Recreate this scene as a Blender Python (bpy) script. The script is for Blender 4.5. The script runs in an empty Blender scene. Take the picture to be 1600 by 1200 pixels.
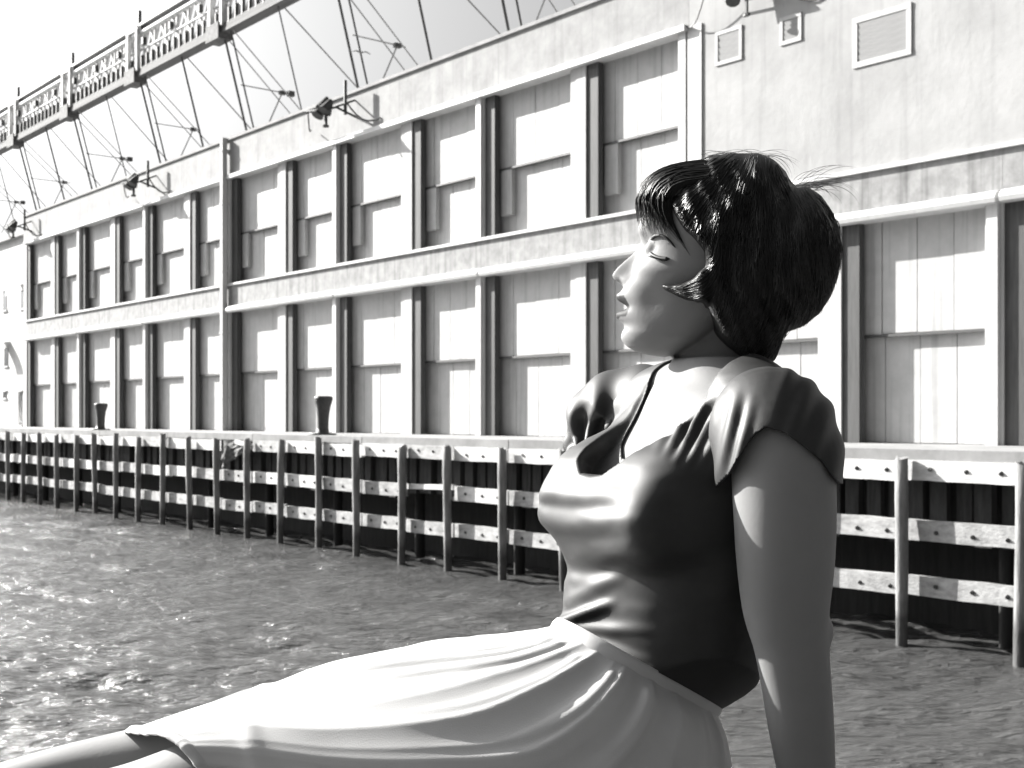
import bpy, bmesh, math, random
import numpy as np
from mathutils import Vector, Matrix, noise
from mathutils.bvhtree import BVHTree
random.seed(7)
rng = np.random.default_rng(7)
scn = bpy.context.scene
COL = scn.collection
R = math.radians

# ------------------------------------------------------------------ camera
CAMZ = 0.66
cam = bpy.data.cameras.new('camera')
camo = bpy.data.objects.new('camera', cam)
COL.objects.link(camo)
camo.location = (0, 0, CAMZ)
camo.rotation_euler = (R(90), 0, 0)
cam.sensor_width = 36
cam.lens = 45
cam.shift_y = 51 / 1600
cam.clip_start = 0.05
cam.clip_end = 3000
cam.dof.use_dof = True
cam.dof.focus_distance = 1.42
cam.dof.aperture_fstop = 20
scn.camera = camo

# ------------------------------------------------------------------ sky and sun
SUN_AZ = R(-56)          # clockwise from +Y
SUN_EL = R(27)
world = bpy.data.worlds.new('World')
scn.world = world
world.use_nodes = True
nt = world.node_tree
nt.nodes.clear()
wo = nt.nodes.new('ShaderNodeOutputWorld')
bg = nt.nodes.new('ShaderNodeBackground')
sky = nt.nodes.new('ShaderNodeTexSky')
sky.sky_type = 'NISHITA'
sky.sun_disc = False
sky.sun_elevation = SUN_EL
sky.sun_rotation = SUN_AZ
sky.air_density = 1.0
sky.dust_density = 9.0
bw = nt.nodes.new('ShaderNodeRGBToBW')           # black-and-white film
nt.links.new(sky.outputs[0], bw.inputs[0])
nt.links.new(bw.outputs[0], bg.inputs[0])
bg.inputs[1].default_value = 0.056
nt.links.new(bg.outputs[0], wo.inputs[0])

sl = bpy.data.lights.new('sun', 'SUN')
so = bpy.data.objects.new('sun', sl)
COL.objects.link(so)
sl.energy = 5.0
sl.angle = R(0.53)
sl.color = (1.0, 0.985, 0.955)
sdir = Vector((math.sin(SUN_AZ) * math.cos(SUN_EL), math.cos(SUN_AZ) * math.cos(SUN_EL), math.sin(SUN_EL)))
so.rotation_euler = sdir.to_track_quat('Z', 'Y').to_euler()
so.location = sdir * 60

vs = scn.view_settings
vs.view_transform = 'Standard'
vs.look = 'None'
vs.exposure = 1.68
vs.gamma = 1.0
vs.use_curve_mapping = False

# ------------------------------------------------------------------ materials
MATS = {}
def mat(name, g, rough=0.7, var=0.15, scale=3.0, stretch=(1, 1, 1), bump=0.0, bscale=40.0,
        spec=0.5, streak=0.0, metallic=0.0, sheen=0.0, coords='Object', bdist=0.02):
    """grey surface with two octaves of blotches, optional vertical dirt streaks and fine relief"""
    if name in MATS:
        return MATS[name]
    m = bpy.data.materials.new(name)
    m.use_nodes = True
    t = m.node_tree
    b = t.nodes['Principled BSDF']
    b.inputs['Roughness'].default_value = rough
    b.inputs['Specular IOR Level'].default_value = spec
    b.inputs['Metallic'].default_value = metallic
    if sheen:
        b.inputs['Sheen Weight'].default_value = sheen
        b.inputs['Sheen Roughness'].default_value = 0.4
    tc = t.nodes.new('ShaderNodeTexCoord')
    geo = t.nodes.new('ShaderNodeNewGeometry')
    vec = geo.outputs['Position'] if coords == 'World' else tc.outputs['Object']
    mp = t.nodes.new('ShaderNodeMapping')
    mp.inputs['Scale'].default_value = stretch
    t.links.new(vec, mp.inputs[0])
    n1 = t.nodes.new('ShaderNodeTexNoise')
    n1.inputs['Scale'].default_value = scale
    n1.inputs['Detail'].default_value = 8
    n1.inputs['Roughness'].default_value = 0.65
    t.links.new(mp.outputs[0], n1.inputs[0])
    rmp = t.nodes.new('ShaderNodeMapRange')
    rmp.inputs['From Min'].default_value = 0.3
    rmp.inputs['From Max'].default_value = 0.7
    rmp.inputs['To Min'].default_value = g * (1 - var)
    rmp.inputs['To Max'].default_value = min(0.95, g * (1 + var))
    t.links.new(n1.outputs[0], rmp.inputs[0])
    val = rmp.outputs[0]
    if streak:
        mp2 = t.nodes.new('ShaderNodeMapping')
        mp2.inputs['Scale'].default_value = (3.2, 3.2, 0.12)
        t.links.new(geo.outputs['Position'], mp2.inputs[0])
        n2 = t.nodes.new('ShaderNodeTexNoise')
        n2.inputs['Scale'].default_value = 1.6
        n2.inputs['Detail'].default_value = 5
        t.links.new(mp2.outputs[0], n2.inputs[0])
        r2 = t.nodes.new('ShaderNodeMapRange')
        r2.inputs['From Min'].default_value = 0.52
        r2.inputs['From Max'].default_value = 0.72
        r2.inputs['To Min'].default_value = 1.0
        r2.inputs['To Max'].default_value = 1 - streak
        t.links.new(n2.outputs[0], r2.inputs[0])
        mu = t.nodes.new('ShaderNodeMath')
        mu.operation = 'MULTIPLY'
        t.links.new(val, mu.inputs[0])
        t.links.new(r2.outputs[0], mu.inputs[1])
        val = mu.outputs[0]
    cb = t.nodes.new('ShaderNodeCombineColor')
    for i in range(3):
        t.links.new(val, cb.inputs[i])
    t.links.new(cb.outputs[0], b.inputs['Base Color'])
    if bump:
        n3 = t.nodes.new('ShaderNodeTexNoise')
        n3.inputs['Scale'].default_value = bscale
        n3.inputs['Detail'].default_value = 6
        t.links.new(mp.outputs[0], n3.inputs[0])
        bp = t.nodes.new('ShaderNodeBump')
        bp.inputs['Strength'].default_value = bump
        bp.inputs['Distance'].default_value = bdist
        t.links.new(n3.outputs[0], bp.inputs['Height'])
        t.links.new(bp.outputs[0], b.inputs['Normal'])
    MATS[name] = m
    return m

M_white = mat('white_paint', 0.50, 0.75, 0.07, 1.2, streak=0.22, coords='World', bump=0.1, bscale=12)
M_door = mat('door_paint', 0.43, 0.6, 0.10, 2.0, streak=0.24, coords='World', bump=0.1, bscale=9)
M_band = mat('weathered_band', 0.27, 0.8, 0.3, 2.5, streak=0.45, coords='World', bump=0.2, bscale=8)
M_parapet = mat('parapet_stucco', 0.30, 0.85, 0.2, 1.3, streak=0.15, coords='World', bump=0.2, bscale=10)
M_lip = mat('lip_metal', 0.58, 0.55, 0.08, 2.0, streak=0.12, coords='World')
M_dark = mat('dark_steel', 0.045, 0.6, 0.5, 6.0, bump=0.3)
M_jamb_shade = mat('jamb_shade_black', 0.06, 0.7, 0.4, 4.0, bump=0.2)  # near-black colour standing in for shade along the door jambs
M_rust = mat('rusty_steel', 0.10, 0.8, 0.6, 5.0, bump=0.3)
M_greysteel = mat('grey_steel', 0.38, 0.7, 0.3, 5.0)
M_lattice = mat('pale_lattice_paint', 0.7, 0.7, 0.15, 4.0)
M_deck = mat('worn_concrete_deck', 0.24, 0.9, 0.3, 0.9, coords='World', bump=0.3, bscale=6)
M_board = mat('bleached_timber', 0.58, 0.85, 0.28, 2.2, (1, 1, 3), coords='World', bump=0.5, bscale=14)
M_board2 = mat('wet_bleached_timber', 0.32, 0.8, 0.4, 3.0, (1, 1, 2), coords='World', bump=0.5, bscale=14)
M_pile = mat('weathered_pile', 0.2, 0.85, 0.5, 3.0, (2, 2, 0.4), coords='World', bump=0.6, bscale=16)
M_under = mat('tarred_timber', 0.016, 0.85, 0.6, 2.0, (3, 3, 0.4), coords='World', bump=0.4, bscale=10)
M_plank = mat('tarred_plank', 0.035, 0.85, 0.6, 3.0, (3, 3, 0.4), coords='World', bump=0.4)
M_bolt = mat('rusted_bolt', 0.03, 0.8, 0.3, 20)
M_bollard = mat('tarred_iron', 0.035, 0.55, 0.5, 7.0, bump=0.4, bscale=12)
M_glass = mat('dark_window_glass', 0.05, 0.15, 0.2, 2)
M_louvre = mat('grey_louvre', 0.30, 0.8, 0.1, 5)
M_neardeck = mat('timber_deck', 0.09, 0.85, 0.3, 2.0, (1, 6, 1), bump=0.4)
M_bird = mat('bird_grey', 0.2, 0.8, 0.2, 20)

# tide line: the piles are dark with weed near the water
_t = M_pile.node_tree; _pb = _t.nodes['Principled BSDF']
_g = _t.nodes.new('ShaderNodeNewGeometry'); _sx = _t.nodes.new('ShaderNodeSeparateXYZ'); _t.links.new(_g.outputs['Position'], _sx.inputs[0])
_nn = _t.nodes.new('ShaderNodeTexNoise'); _nn.inputs['Scale'].default_value = 1.7; _t.links.new(_g.outputs['Position'], _nn.inputs[0])
_ad = _t.nodes.new('ShaderNodeMath'); _ad.operation = 'MULTIPLY_ADD'; _ad.inputs[1].default_value = .9
_t.links.new(_nn.outputs[0], _ad.inputs[0]); _t.links.new(_sx.outputs[2], _ad.inputs[2])
_mr = _t.nodes.new('ShaderNodeMapRange'); _mr.inputs['From Min'].default_value = -2.75; _mr.inputs['From Max'].default_value = -2.35
_mr.inputs['To Min'].default_value = .35; _mr.inputs['To Max'].default_value = 1
_t.links.new(_ad.outputs[0], _mr.inputs[0])
_mx = _t.nodes.new('ShaderNodeMix'); _mx.data_type = 'RGBA'; _mx.blend_type = 'MULTIPLY'; _mx.inputs['Factor'].default_value = 1
_t.links.new(_pb.inputs['Base Color'].links[0].from_socket, _mx.inputs['A']); _t.links.new(_mr.outputs[0], _mx.inputs['B'])
_t.links.new(_mx.outputs['Result'], _pb.inputs['Base Color'])

# ------------------------------------------------------------------ helpers
TH = math.atan(1590 / 2000)                  # the quay runs at this angle to the view axis
NX, NY = math.cos(TH), math.sin(TH)          # away from the camera, across the quay
UX, UY = -NY, NX                             # along the quay, into the distance
def W(d, s, z):
    return Vector((d * NX + s * UX, d * NY + s * UY, z))
ROT = Matrix.Rotation(TH, 4, 'Z')

def link(o, parent=None):
    COL.objects.link(o)
    if parent is not None:
        o.parent = parent
    return o
def tag(o, label=None, cat=None, group=None, kind=None):
    if label: o['label'] = label
    if cat: o['category'] = cat
    if group: o['group'] = group
    if kind: o['kind'] = kind
    return o
def mesh_obj(name, verts, faces, m, parent=None, smooth=False):
    me = bpy.data.meshes.new(name)
    me.from_pydata([tuple(v) for v in verts], [], faces)
    me.update()
    if m: me.materials.append(m)
    if smooth:
        me.polygons.foreach_set('use_smooth', [True] * len(me.polygons))
    o = bpy.data.objects.new(name, me)
    return link(o, parent)
def bm_obj(name, bm, m, parent=None, smooth=False):
    me = bpy.data.meshes.new(name)
    bm.normal_update()
    bm.to_mesh(me); bm.free()
    if m: me.materials.append(m)
    if smooth:
        me.polygons.foreach_set('use_smooth', [True] * len(me.polygons))
    o = bpy.data.objects.new(name, me)
    return link(o, parent)
class Frame:
    """a thing standing on the quay: local x = across (D), local y = along (s), local z = up"""
    def __init__(self, name, base, label, cat, group=None):
        self.o = bpy.data.objects.new(name, None)
        self.o.empty_display_size = 0.3
        link(self.o)
        self.o.location = W(*base)
        self.o.rotation_euler = (0, 0, TH)
        self.base = Vector(base)
        tag(self.o, label, cat, group)
UNIT = {}
def unit_box(m):
    if m.name not in UNIT:
        bm = bmesh.new()
        bmesh.ops.create_cube(bm, size=1)
        me = bpy.data.meshes.new('box_' + m.name)
        bm.to_mesh(me); bm.free()
        me.materials.append(m)
        UNIT[m.name] = me
    return UNIT[m.name]
def box(name, fr, lo, hi, m, parent=None, rot=None):
    """box between two corners in quay coordinates (D, s, z), shared unit mesh"""
    o = bpy.data.objects.new(name, unit_box(m))
    link(o, fr.o)
    c = (Vector(lo) + Vector(hi)) / 2 - fr.base
    o.location = c
    o.scale = [max(abs(h - l), 1e-3) for l, h in zip(lo, hi)]
    if rot: o.rotation_euler = rot
    if parent is not None:
        reparent(o, parent)
    return o
def reparent(o, p):
    """make o a child of part p (parts are not scaled meshes when they take children: use local matrices)"""
    pm = p.matrix_basis.copy()
    om = o.matrix_basis.copy()
    o.parent = p
    o.matrix_basis = pm.inverted() @ om
CYL = {}
def unit_cyl(m, n=8):
    k = (m.name, n)
    if k not in CYL:
        bm = bmesh.new()
        bmesh.ops.create_cone(bm, cap_ends=True, segments=n, radius1=1, radius2=1, depth=1)
        me = bpy.data.meshes.new('bar_' + m.name)
        bm.to_mesh(me); bm.free()
        me.materials.append(m)
        me.polygons.foreach_set('use_smooth', [len(p.vertices) == 4 for p in me.polygons])
        CYL[k] = me
    return CYL[k]
def bar(name, fr, a, b, r, m, n=6):
    """round bar between two quay-coordinate points"""
    a = Vector(a) - fr.base; b = Vector(b) - fr.base
    o = bpy.data.objects.new(name, unit_cyl(m, n))
    link(o, fr.o)
    o.location = (a + b) / 2
    d = b - a
    o.rotation_euler = d.to_track_quat('Z', 'Y').to_euler()
    o.scale = (r, r, d.length)
    return o
def bm_box(bm, lo, hi):
    c = [(a + b) / 2 for a, b in zip(lo, hi)]
    s = [abs(b - a) for a, b in zip(lo, hi)]
    r = bmesh.ops.create_cube(bm, size=1)
    for v in r['verts']:
        v.co = Vector((v.co.x * s[0] + c[0], v.co.y * s[1] + c[1], v.co.z * s[2] + c[2]))
    return r['verts']
def bm_bar(bm, a, b, r, n=6, r2=None):
    a = Vector(a); b = Vector(b); d = b - a
    q = d.to_track_quat('Z', 'Y').to_matrix().to_4x4()
    res = bmesh.ops.create_cone(bm, cap_ends=True, segments=n, radius1=r, radius2=r if r2 is None else r2, depth=d.length)
    mt = Matrix.Translation((a + b) / 2) @ q
    for v in res['verts']:
        v.co = mt @ v.co
    return res['verts']

# ------------------------------------------------------------------ the shed across the basin
DW = 26.8                     # distance to the shed's front plane, square to the quay
Z_LT, Z_UB, Z_UT, Z_PT = 5.545, 6.81, 11.71, 13.52
PITCH = [5.25, 4.48]
PIER = 0.46
edges = [83.9]
for k in range(16):
    edges.append(edges[-1] - PITCH[k % 2])
S_FAR = edges[0]
NUP = 12                      # bays with an upper door
S_CORNER = edges[NUP]         # where the plain end block begins
shed = Frame('pier_shed', (DW, 40, 0), 'long white two storey pier shed with rows of cargo doors across the water', 'shed')

# back mass of the building (open recesses are in front of it)
bm = bmesh.new()
bm_box(bm, (1.1, -52, 0), (34, S_FAR - 40, Z_PT - 0.5))
bm_box(bm, (1.1, -52, Z_PT - 0.5), (34, S_CORNER - 40 - .5, 17.5))
bm_obj('rear_wall', bm, M_white, shed.o)
# end pier at the far corner
box('pier', shed, (DW, S_FAR, 0), (DW + 1.1, S_FAR + 0.55, Z_PT - 0.2), M_white)

def door_leaf(name, d, s_hi, s_lo, z0, z1, npan):
    """a sliding leaf: slab with separate vertical panels on its face"""
    bmx = bmesh.new()
    c = Vector((d + 0.1, (s_hi + s_lo) / 2, (z0 + z1) / 2))
    w = abs(s_hi - s_lo); h = z1 - z0
    bm_box(bmx, (-0.03, -w / 2, -h / 2), (0.09, w / 2, h / 2))
    leaf = bm_obj(name, bmx, M_door, shed.o)
    leaf.location = c - shed.base
    pw = w / npan
    for i in range(npan):
        p = bpy.data.objects.new('panel', unit_box(M_door))
        link(p, leaf)
        p.location = (-0.055 + random.uniform(-.008, .008), -w / 2 + pw * (i + .5), random.uniform(-.01, .01))
        p.scale = (0.05, pw - 0.022, h - 0.02)
        p.rotation_euler = (0, 0, random.uniform(-.004, .004))
    return leaf

R1, R2 = 0.30, 0.44
def bay(k, z0, z1, zt, upper):
    s_hi = edges[k]; s_lo = edges[k + 1] + PIER
    npan = 4
    # upper leaf hangs in the nearer track, the lower leaf stands behind it
    door_leaf('cargo_door', DW + R1, s_hi, s_lo, zt, z1, npan)
    door_leaf('cargo_door', DW + R2, s_hi, s_lo, z0 + 0.01, zt + 0.05, npan)
    box('door_rail', shed, (DW + R1 - 0.03, s_lo + .02, zt - 0.07), (DW + R1 + 0.1, s_hi - .02, zt), M_dark)
    if upper:
        # short counterweight housing on the far side of each upper door
        box('counterweight_box', shed, (DW + R1, s_hi - 1.15, zt - 1.62), (DW + R2 + .02, s_hi - .56, zt - .07), M_door)
    # dark box added on the far jamb to imitate the shade in the recess
    box('jamb_shade_box', shed, (DW + .05, s_hi - .52, z0 + .01), (DW + R1 - .035, s_hi - .004, z1 - .01), M_jamb_shade)
    # pale guide post on the near side
    if k % 2 == 0:
        box('guide_post', shed, (DW + 0.02, s_lo, z0), (DW + R1 - .04, s_lo + 0.28, z1), M_white)
    # pier to the next bay
    box('pier', shed, (DW - 0.004, edges[k + 1], z0), (DW + 1.1, edges[k + 1] + PIER - .002, z1), M_white)
    if k % 2 == 1:
        box('pilaster_strip', shed, (DW - 0.09, edges[k + 1] + .1, z0 + .002), (DW - .006, edges[k + 1] + .38, z1 - .002), M_lip)
for k in range(NUP):
    bay(k, Z_UB, Z_UT, 9.17, True)
for k in range(15):
    bay(k, 0.0, Z_LT, 2.71, False)

# parapet, cornice lip, mid ledge
bm = bmesh.new()
bm_box(bm, (-.02, S_CORNER - 40 + .02, Z_UT + .16), (1.4, S_FAR - 40 + .55, Z_PT))
bm_box(bm, (-.1, S_CORNER - 40 + .02, Z_PT + .002), (.5, S_FAR - 40 + .6, Z_PT + .12))
bm_obj('parapet', bm, M_parapet, shed.o)
for k in range(0, 12, 2):      # one cornice length for each pair of bays
    s1, s0 = edges[k], edges[k + 2]
    box('cornice', shed, (DW - .22, s0 + .03, Z_UT - .02), (DW + .7, s1 - .01, Z_UT + .15), M_lip)
    s1b = s1 - .01
for k in range(0, 16, 2):
    s1, s0 = edges[k], edges[k + 2]
    # band with a small top sill and a rolled gutter at the bottom, each a length of its own
    box('ledge_band', shed, (DW - .05, s0 + .004, Z_LT + .2), (DW + 1.05, s1 - .004, Z_UB - .07), M_band)
    box('ledge_sill', shed, (DW - .14, s0 + .006, Z_UB - .068), (DW + .54, s1 - .006, Z_UB + .03), M_lip)
    prof = [(0.0, .21), (-.05, .25), (-.16, .24), (-.26, .17), (-.31, .07), (-.28, -.03), (-.2, -.05), (.6, -.02), (.6, .19)]
    n = len(prof)
    a = s0 + .05 - 40; b = s1 - .05 - 40
    sag = random.uniform(-.015, .015)
    vs_ = [(x, a, Z_LT + z) for x, z in prof] + [(x, b, Z_LT + z + sag) for x, z in prof]
    fs = [[i, (i + 1) % n, n + (i + 1) % n, n + i] for i in range(n)] + [list(range(n))[::-1], list(range(n, 2 * n))]
    mesh_obj('gutter', vs_, fs, M_lip, shed.o)
# downpipe
bm = bmesh.new()
sx = edges[6] + 0.27 - 40
bm_box(bm, (-.36, sx - .13, 0.0), (-.12, sx + .13, Z_PT + .1))
for z in (1.5, 4.5, 7.4, 10.5, 13):
    bm_box(bm, (-.38, sx - .18, z), (-.02, sx + .18, z + .08))
bm_obj('downpipe', bm, M_white, shed.o)

# plain end block over the last lower bays
bm = bmesh.new()
bm_box(bm, (-.03, -52, Z_UB + .035), (1.1, S_CORNER - 40, 17.5))
bm_obj('end_wall', bm, mat('end_wall_stucco', 0.36, 0.85, 0.16, .55, streak=0.12, coords='World', bump=0.3, bscale=6), shed.o)
box('corner_pilaster', shed, (DW - .07, S_CORNER - .5, Z_UB + .04), (DW + .6, S_CORNER + .02, Z_UT + .1), M_lip)
def vent(d, s, z, w, h, fw):
    bmx = bmesh.new()
    for lo, hi in (((-.035, -w / 2 - fw, h / 2), (.0, w / 2 + fw, h / 2 + fw)), ((-.035, -w / 2 - fw, -h / 2 - fw), (.0, w / 2 + fw, -h / 2)),
                   ((-.03, -w / 2 - fw, -h / 2), (.0, -w / 2, h / 2)), ((-.03, w / 2, -h / 2), (.0, w / 2 + fw, h / 2))):
        bm_box(bmx, lo, hi)
    f = bm_obj('vent', bmx, M_white, shed.o)
    f.location = Vector((DW - .03, s, z)) - shed.base
    ns = max(4, int(h / .16))
    for i in range(ns):
        o = bpy.data.objects.new('slat', unit_box(M_louvre))
        link(o, f)
        o.location = (-.006, 0, -h / 2 + h * (i + .5) / ns)
        o.scale = (.014, w - .01, h / ns * .98)
        o.rotation_euler = (0, R(-6), 0)
def wall_at(x, y, D=DW):
    """quay coordinates (s, z) of the point of the plane at D seen at photo pixel (x, y); used for measuring only"""
    t = (x - 800) / 2000
    Y = D / (t * NX + NY)
    return (-t * Y * NY + Y * NX, CAMZ - (y - 651) / 2000 * Y)
for (x, y, wpx, hpx, fw) in ((1140, 72, 36, 42, .1), (1237, 46, 25, 32, .1), (1379, 57, 74, 62, .14)):
    s, z = wall_at(x, y)
    Y = DW / ((x - 800) / 2000 * NX + NY)
    vent(DW, s, z, wpx / 2000 * Y / .82, hpx / 2000 * Y, fw)

# low annex beyond the shed
annex = Frame('annex_building', (DW + .5, 92, 0), 'low white building with hooded windows beyond the far end of the shed', 'building')
bm = bmesh.new()
bm_box(bm, (.1, -7.4, 0), (20, 30, 12.6))
bm_obj('wall', bm, M_white, annex.o)
box('roof_edge', annex, (DW + .3, 84.6, 12.6), (DW + 2, 122, 12.85), M_parapet)
def hood_window(x, y0, y1, hood):
    s, z1 = wall_at(x, y0, DW + .6); _, z0 = wall_at(x, y1, DW + .6)
    bmx = bmesh.new()
    w = .85
    bm_box(bmx, (-.1, -w / 2 - .1, z0 - .1), (-.0, w / 2 + .1, z0))
    bm_box(bmx, (-.1, -w / 2 - .1, z1), (-.0, w / 2 + .1, z1 + .1))
    f = bm_obj('window', bmx, M_white, annex.o)
    f.location = Vector((DW + .6, s, 0)) - annex.base
    bmx = bmesh.new(); bm_box(bmx, (-.02, -w / 2, z0), (.03, w / 2, z1)); bm_obj('pane', bmx, M_glass, f)
    if hood:
        n = 7
        V = []; F = []
        for i in range(n):
            a = i / (n - 1) * math.pi / 2
            for sy in (-1, 1):
                V.append((-.02 - .9 * math.sin(a), sy * .75, z1 + .5 - .8 * (1 - math.cos(a))))
        for i in range(n - 1):
            F.append((2 * i, 2 * i + 1, 2 * i + 3, 2 * i + 2))
        h = mesh_obj('hood', V, F, M_lip, f)
for a in ((8, 455, 485, 0), (36, 455, 482, 1), (10, 545, 572, 1), (8, 612, 622, 0), (32, 612, 664, 0)):
    hood_window(*a)

# ------------------------------------------------------------------ cargo gantry on the roof
ZG0, ZG1, DG = 18.05, 20.7, 26.0
gan = Frame('cargo_gantry', (DG, 55, Z_PT), 'long lattice cargo beam on slanting masts above the shed roof', 'gantry')
G0, G1 = 28.0, 120.0
box('walkway_girder', gan, (DG - .25, G0, ZG0), (DG + .35, G1, ZG0 + .38), M_rust)
bar('top_chord', gan, (DG, G0, ZG1), (DG, G1, ZG1), .17, M_dark)
bar('handrail', gan, (DG - .1, G0, ZG1 - .45), (DG - .1, G1, ZG1 - .45), .13, M_lattice)
bar('handrail', gan, (DG - .1, G0, ZG0 + 1.35), (DG - .1, G1, ZG0 + 1.35), .06, M_lattice)
frames = [34.3 + 9.73 * i for i in range(-1, 9)]
for i, s in enumerate(frames):
    if s < G0: continue
    box('portal_frame', gan, (DG - .35, s - .45, ZG0 + .3), (DG - .15, s - .25, ZG1 - .1), M_lattice)
    box('portal_frame', gan, (DG - .35, s + .75, ZG0 + .3), (DG - .15, s + .95, ZG1 - .1), M_lattice)
    box('portal_head', gan, (DG - .36, s - .5, ZG1 - .3), (DG - .14, s + 1.0, ZG1 - .08), M_lattice)
    bar('finial', gan, (DG, s, ZG1), (DG, s, ZG1 + .85), .09, M_dark)
    box('winch_box', gan, (DG - .4, s - .2, ZG0 - .25), (DG + .3, s + 1.1, ZG0 + .5), M_rust)
    # masts lean out from the parapet to the beam
    bar('mast', gan, (DG, s, ZG0), (DW + .4, s, Z_PT), .06, M_rust)
    bar('mast', gan, (DG, s - .7, ZG0), (DW + .4, s - .7, Z_PT), .045, M_rust)
    bar('back_stay', gan, (DG, s, ZG0), (DW + 4.8, s + .4, Z_PT - .3), .03, M_greysteel)
    bar('back_stay', gan, (DG, s - .9, ZG0), (DW + 4.8, s - .6, Z_PT - .3), .03, M_greysteel)
    zm = (ZG0 + Z_PT) / 2
    bar('tie', gan, (DW - .2, s - .4, zm), (DW + 2.4, s - .3, zm), .03, M_greysteel)
    bar('strut', gan, (DW + 2.0, s - .3, zm), (DW + 1.0, s - .2, Z_PT), .035, M_greysteel)
    box('joint_plate', gan, (DW + 1.85, s - .4, zm - .09), (DW + 2.15, s - .2, zm + .08), M_dark)
    if i % 2: box('joint_plate', gan, (DW + 2.3, s - .4, zm - .1), (DW + 2.6, s - .15, zm + .14), M_dark)
    # lighter hanger between two frames
    bar('hanger', gan, (DG, s + 4.6, ZG0), (DW + .4, s + 4.6, Z_PT), .055 if i % 2 else .035, M_rust)
    bar('cross_brace', gan, (DG + .3, s + 4.6, ZG0), (DW + 2.2, s + 1.5, Z_PT), .03, M_greysteel)
s = G0 + .4
k = 0
while s < 108:
    box('rail_post', gan, (DG - .26, s - .05, ZG0 + .3), (DG - .1, s + .05, ZG0 + 1.0), M_dark)
    bar('lattice_bar', gan, (DG - .05, s, ZG0 + .35), (DG - .05, s + (1.25 if k % 2 else -.1), ZG1 - .4), .085, M_lattice)
    bar('lattice_bar', gan, (DG + .15, s + 1.2, ZG0 + .35), (DG + .15, s, ZG1 - .4), .07, M_lattice)
    if k % 5 == 1:
        box('lamp_box', gan, (DG - .3, s + .3, ZG0 + 1.5), (DG - .1, s + .5, ZG0 + 1.85), M_dark)
    s += .66; k += 1

# ------------------------------------------------------------------ lamps and tackle on the parapet
def tackle(x, y, which, proj=1.0):
    s, z = wall_at(x, y, DW - .8)
    fr = Frame('floodlight', (DW, s, z), which, 'floodlight', 'floodlights along the parapet')
    fr.o.scale = (proj, 1, 1)
    bmx = bmesh.new()
    bm_bar(bmx, (-.02, -.3, -.35), (-.9, -.3, -.1), .05)
    bm_bar(bmx, (-.02, -.3, .3), (-.9, -.3, -.1), .04)
    bm_bar(bmx, (-.9, -.3, -.12), (-1.0, 1.9, .12), .045)
    bm_bar(bmx, (-.5, -.35, -.35), (-.5, -.35, 1.0), .07)
    bm_obj('bracket', bmx, M_dark, fr.o)
    for j, (yy, zz, r) in enumerate(((.15, .05, .30), (.72, -.02, .26), (.45, .22, .22))):
        bmx = bmesh.new()
        bm_bar(bmx, (-1.15, yy, zz - .28), (-.85, yy, zz + .2), r, 10, r * .35)
        bm_obj('lamp_shade', bmx, M_dark, fr.o)
    bmx = bmesh.new()
    bm_bar(bmx, (-1.0, .3, -.2), (-1.0, .3, -.72), .07)
    bm_bar(bmx, (-1.0, .3, -.72), (-1.0, .3, -.8), .13, 8)
    bm_obj('hook_block', bmx, M_dark, fr.o)
    bmx = bmesh.new()
    P0 = Vector((-.9, 1.9, .12)); P1 = Vector((-.2, 2.9, -.35))
    pts = [P0.lerp(P1, t / 6) - Vector((0, 0, .35 * math.sin(math.pi * t / 6))) for t in range(7)]
    for a, b in zip(pts[:-1], pts[1:]): bm_bar(bmx, a, b, .03)
    bm_obj('cable', bmx, M_dark, fr.o)
    bmx = bmesh.new()
    P0 = Vector((-.5, -.35, .2)); P1 = Vector((-.05, -2.2, -.75))
    pts = [P0.lerp(P1, t / 6) - Vector((0, 0, .4 * math.sin(math.pi * t / 6))) for t in range(7)]
    for a, b in zip(pts[:-1], pts[1:]): bm_bar(bmx, a, b, .035)
    bm_obj('cable', bmx, M_dark, fr.o)
tackle(1166, -30, 'dark floodlight bracket at the top edge over the blank end wall', .45)
tackle(522, 166, 'dark floodlight bracket on the parapet above the middle doors')
tackle(218, 282, 'small dark floodlight bracket on the parapet left of the downpipe')
tackle(28, 352, 'farthest dark floodlight bracket at the far end of the shed')

# a gull gliding over the roof
def gull(x, y, Y):
    p = Vector(((x - 800) / 2000 * Y, Y, CAMZ - (y - 651) / 2000 * Y))
    bmx = bmesh.new()
    pts = [(-.62, .1, .05), (-.3, .0, .13), (0, 0, .02), (.3, .0, .11), (.62, .1, .0)]
    wd = [.05, .14, .17, .14, .05]
    V = []
    for (a, b, c), w in zip(pts, wd):
        V.append([bmx.verts.new((a, b - w, c)), bmx.verts.new((a, b, c + .03)), bmx.verts.new((a, b + w, c)), bmx.verts.new((a, b, c - .01))])
    for i in range(4):
        for j in range(4):
            bmx.faces.new((V[i][j], V[i][(j + 1) % 4], V[i + 1][(j + 1) % 4], V[i + 1][j]))
    bmx.faces.new(V[0]); bmx.faces.new(V[4][::-1])
    bm_bar(bmx, (0, -.28, .04), (0, .1, .02), .03, 8, .09); bm_bar(bmx, (0, .1, .02), (0, .4, .02), .09, 8, .02)
    o = bm_obj('gull', bmx, M_bird)
    o.location = p; o.rotation_euler = (0, 0, .3); o.scale = (.5, .5, .5)
    tag(o, 'small gull gliding in the pale sky above the shed roof', 'bird')
gull(564, 83, 40)

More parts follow.
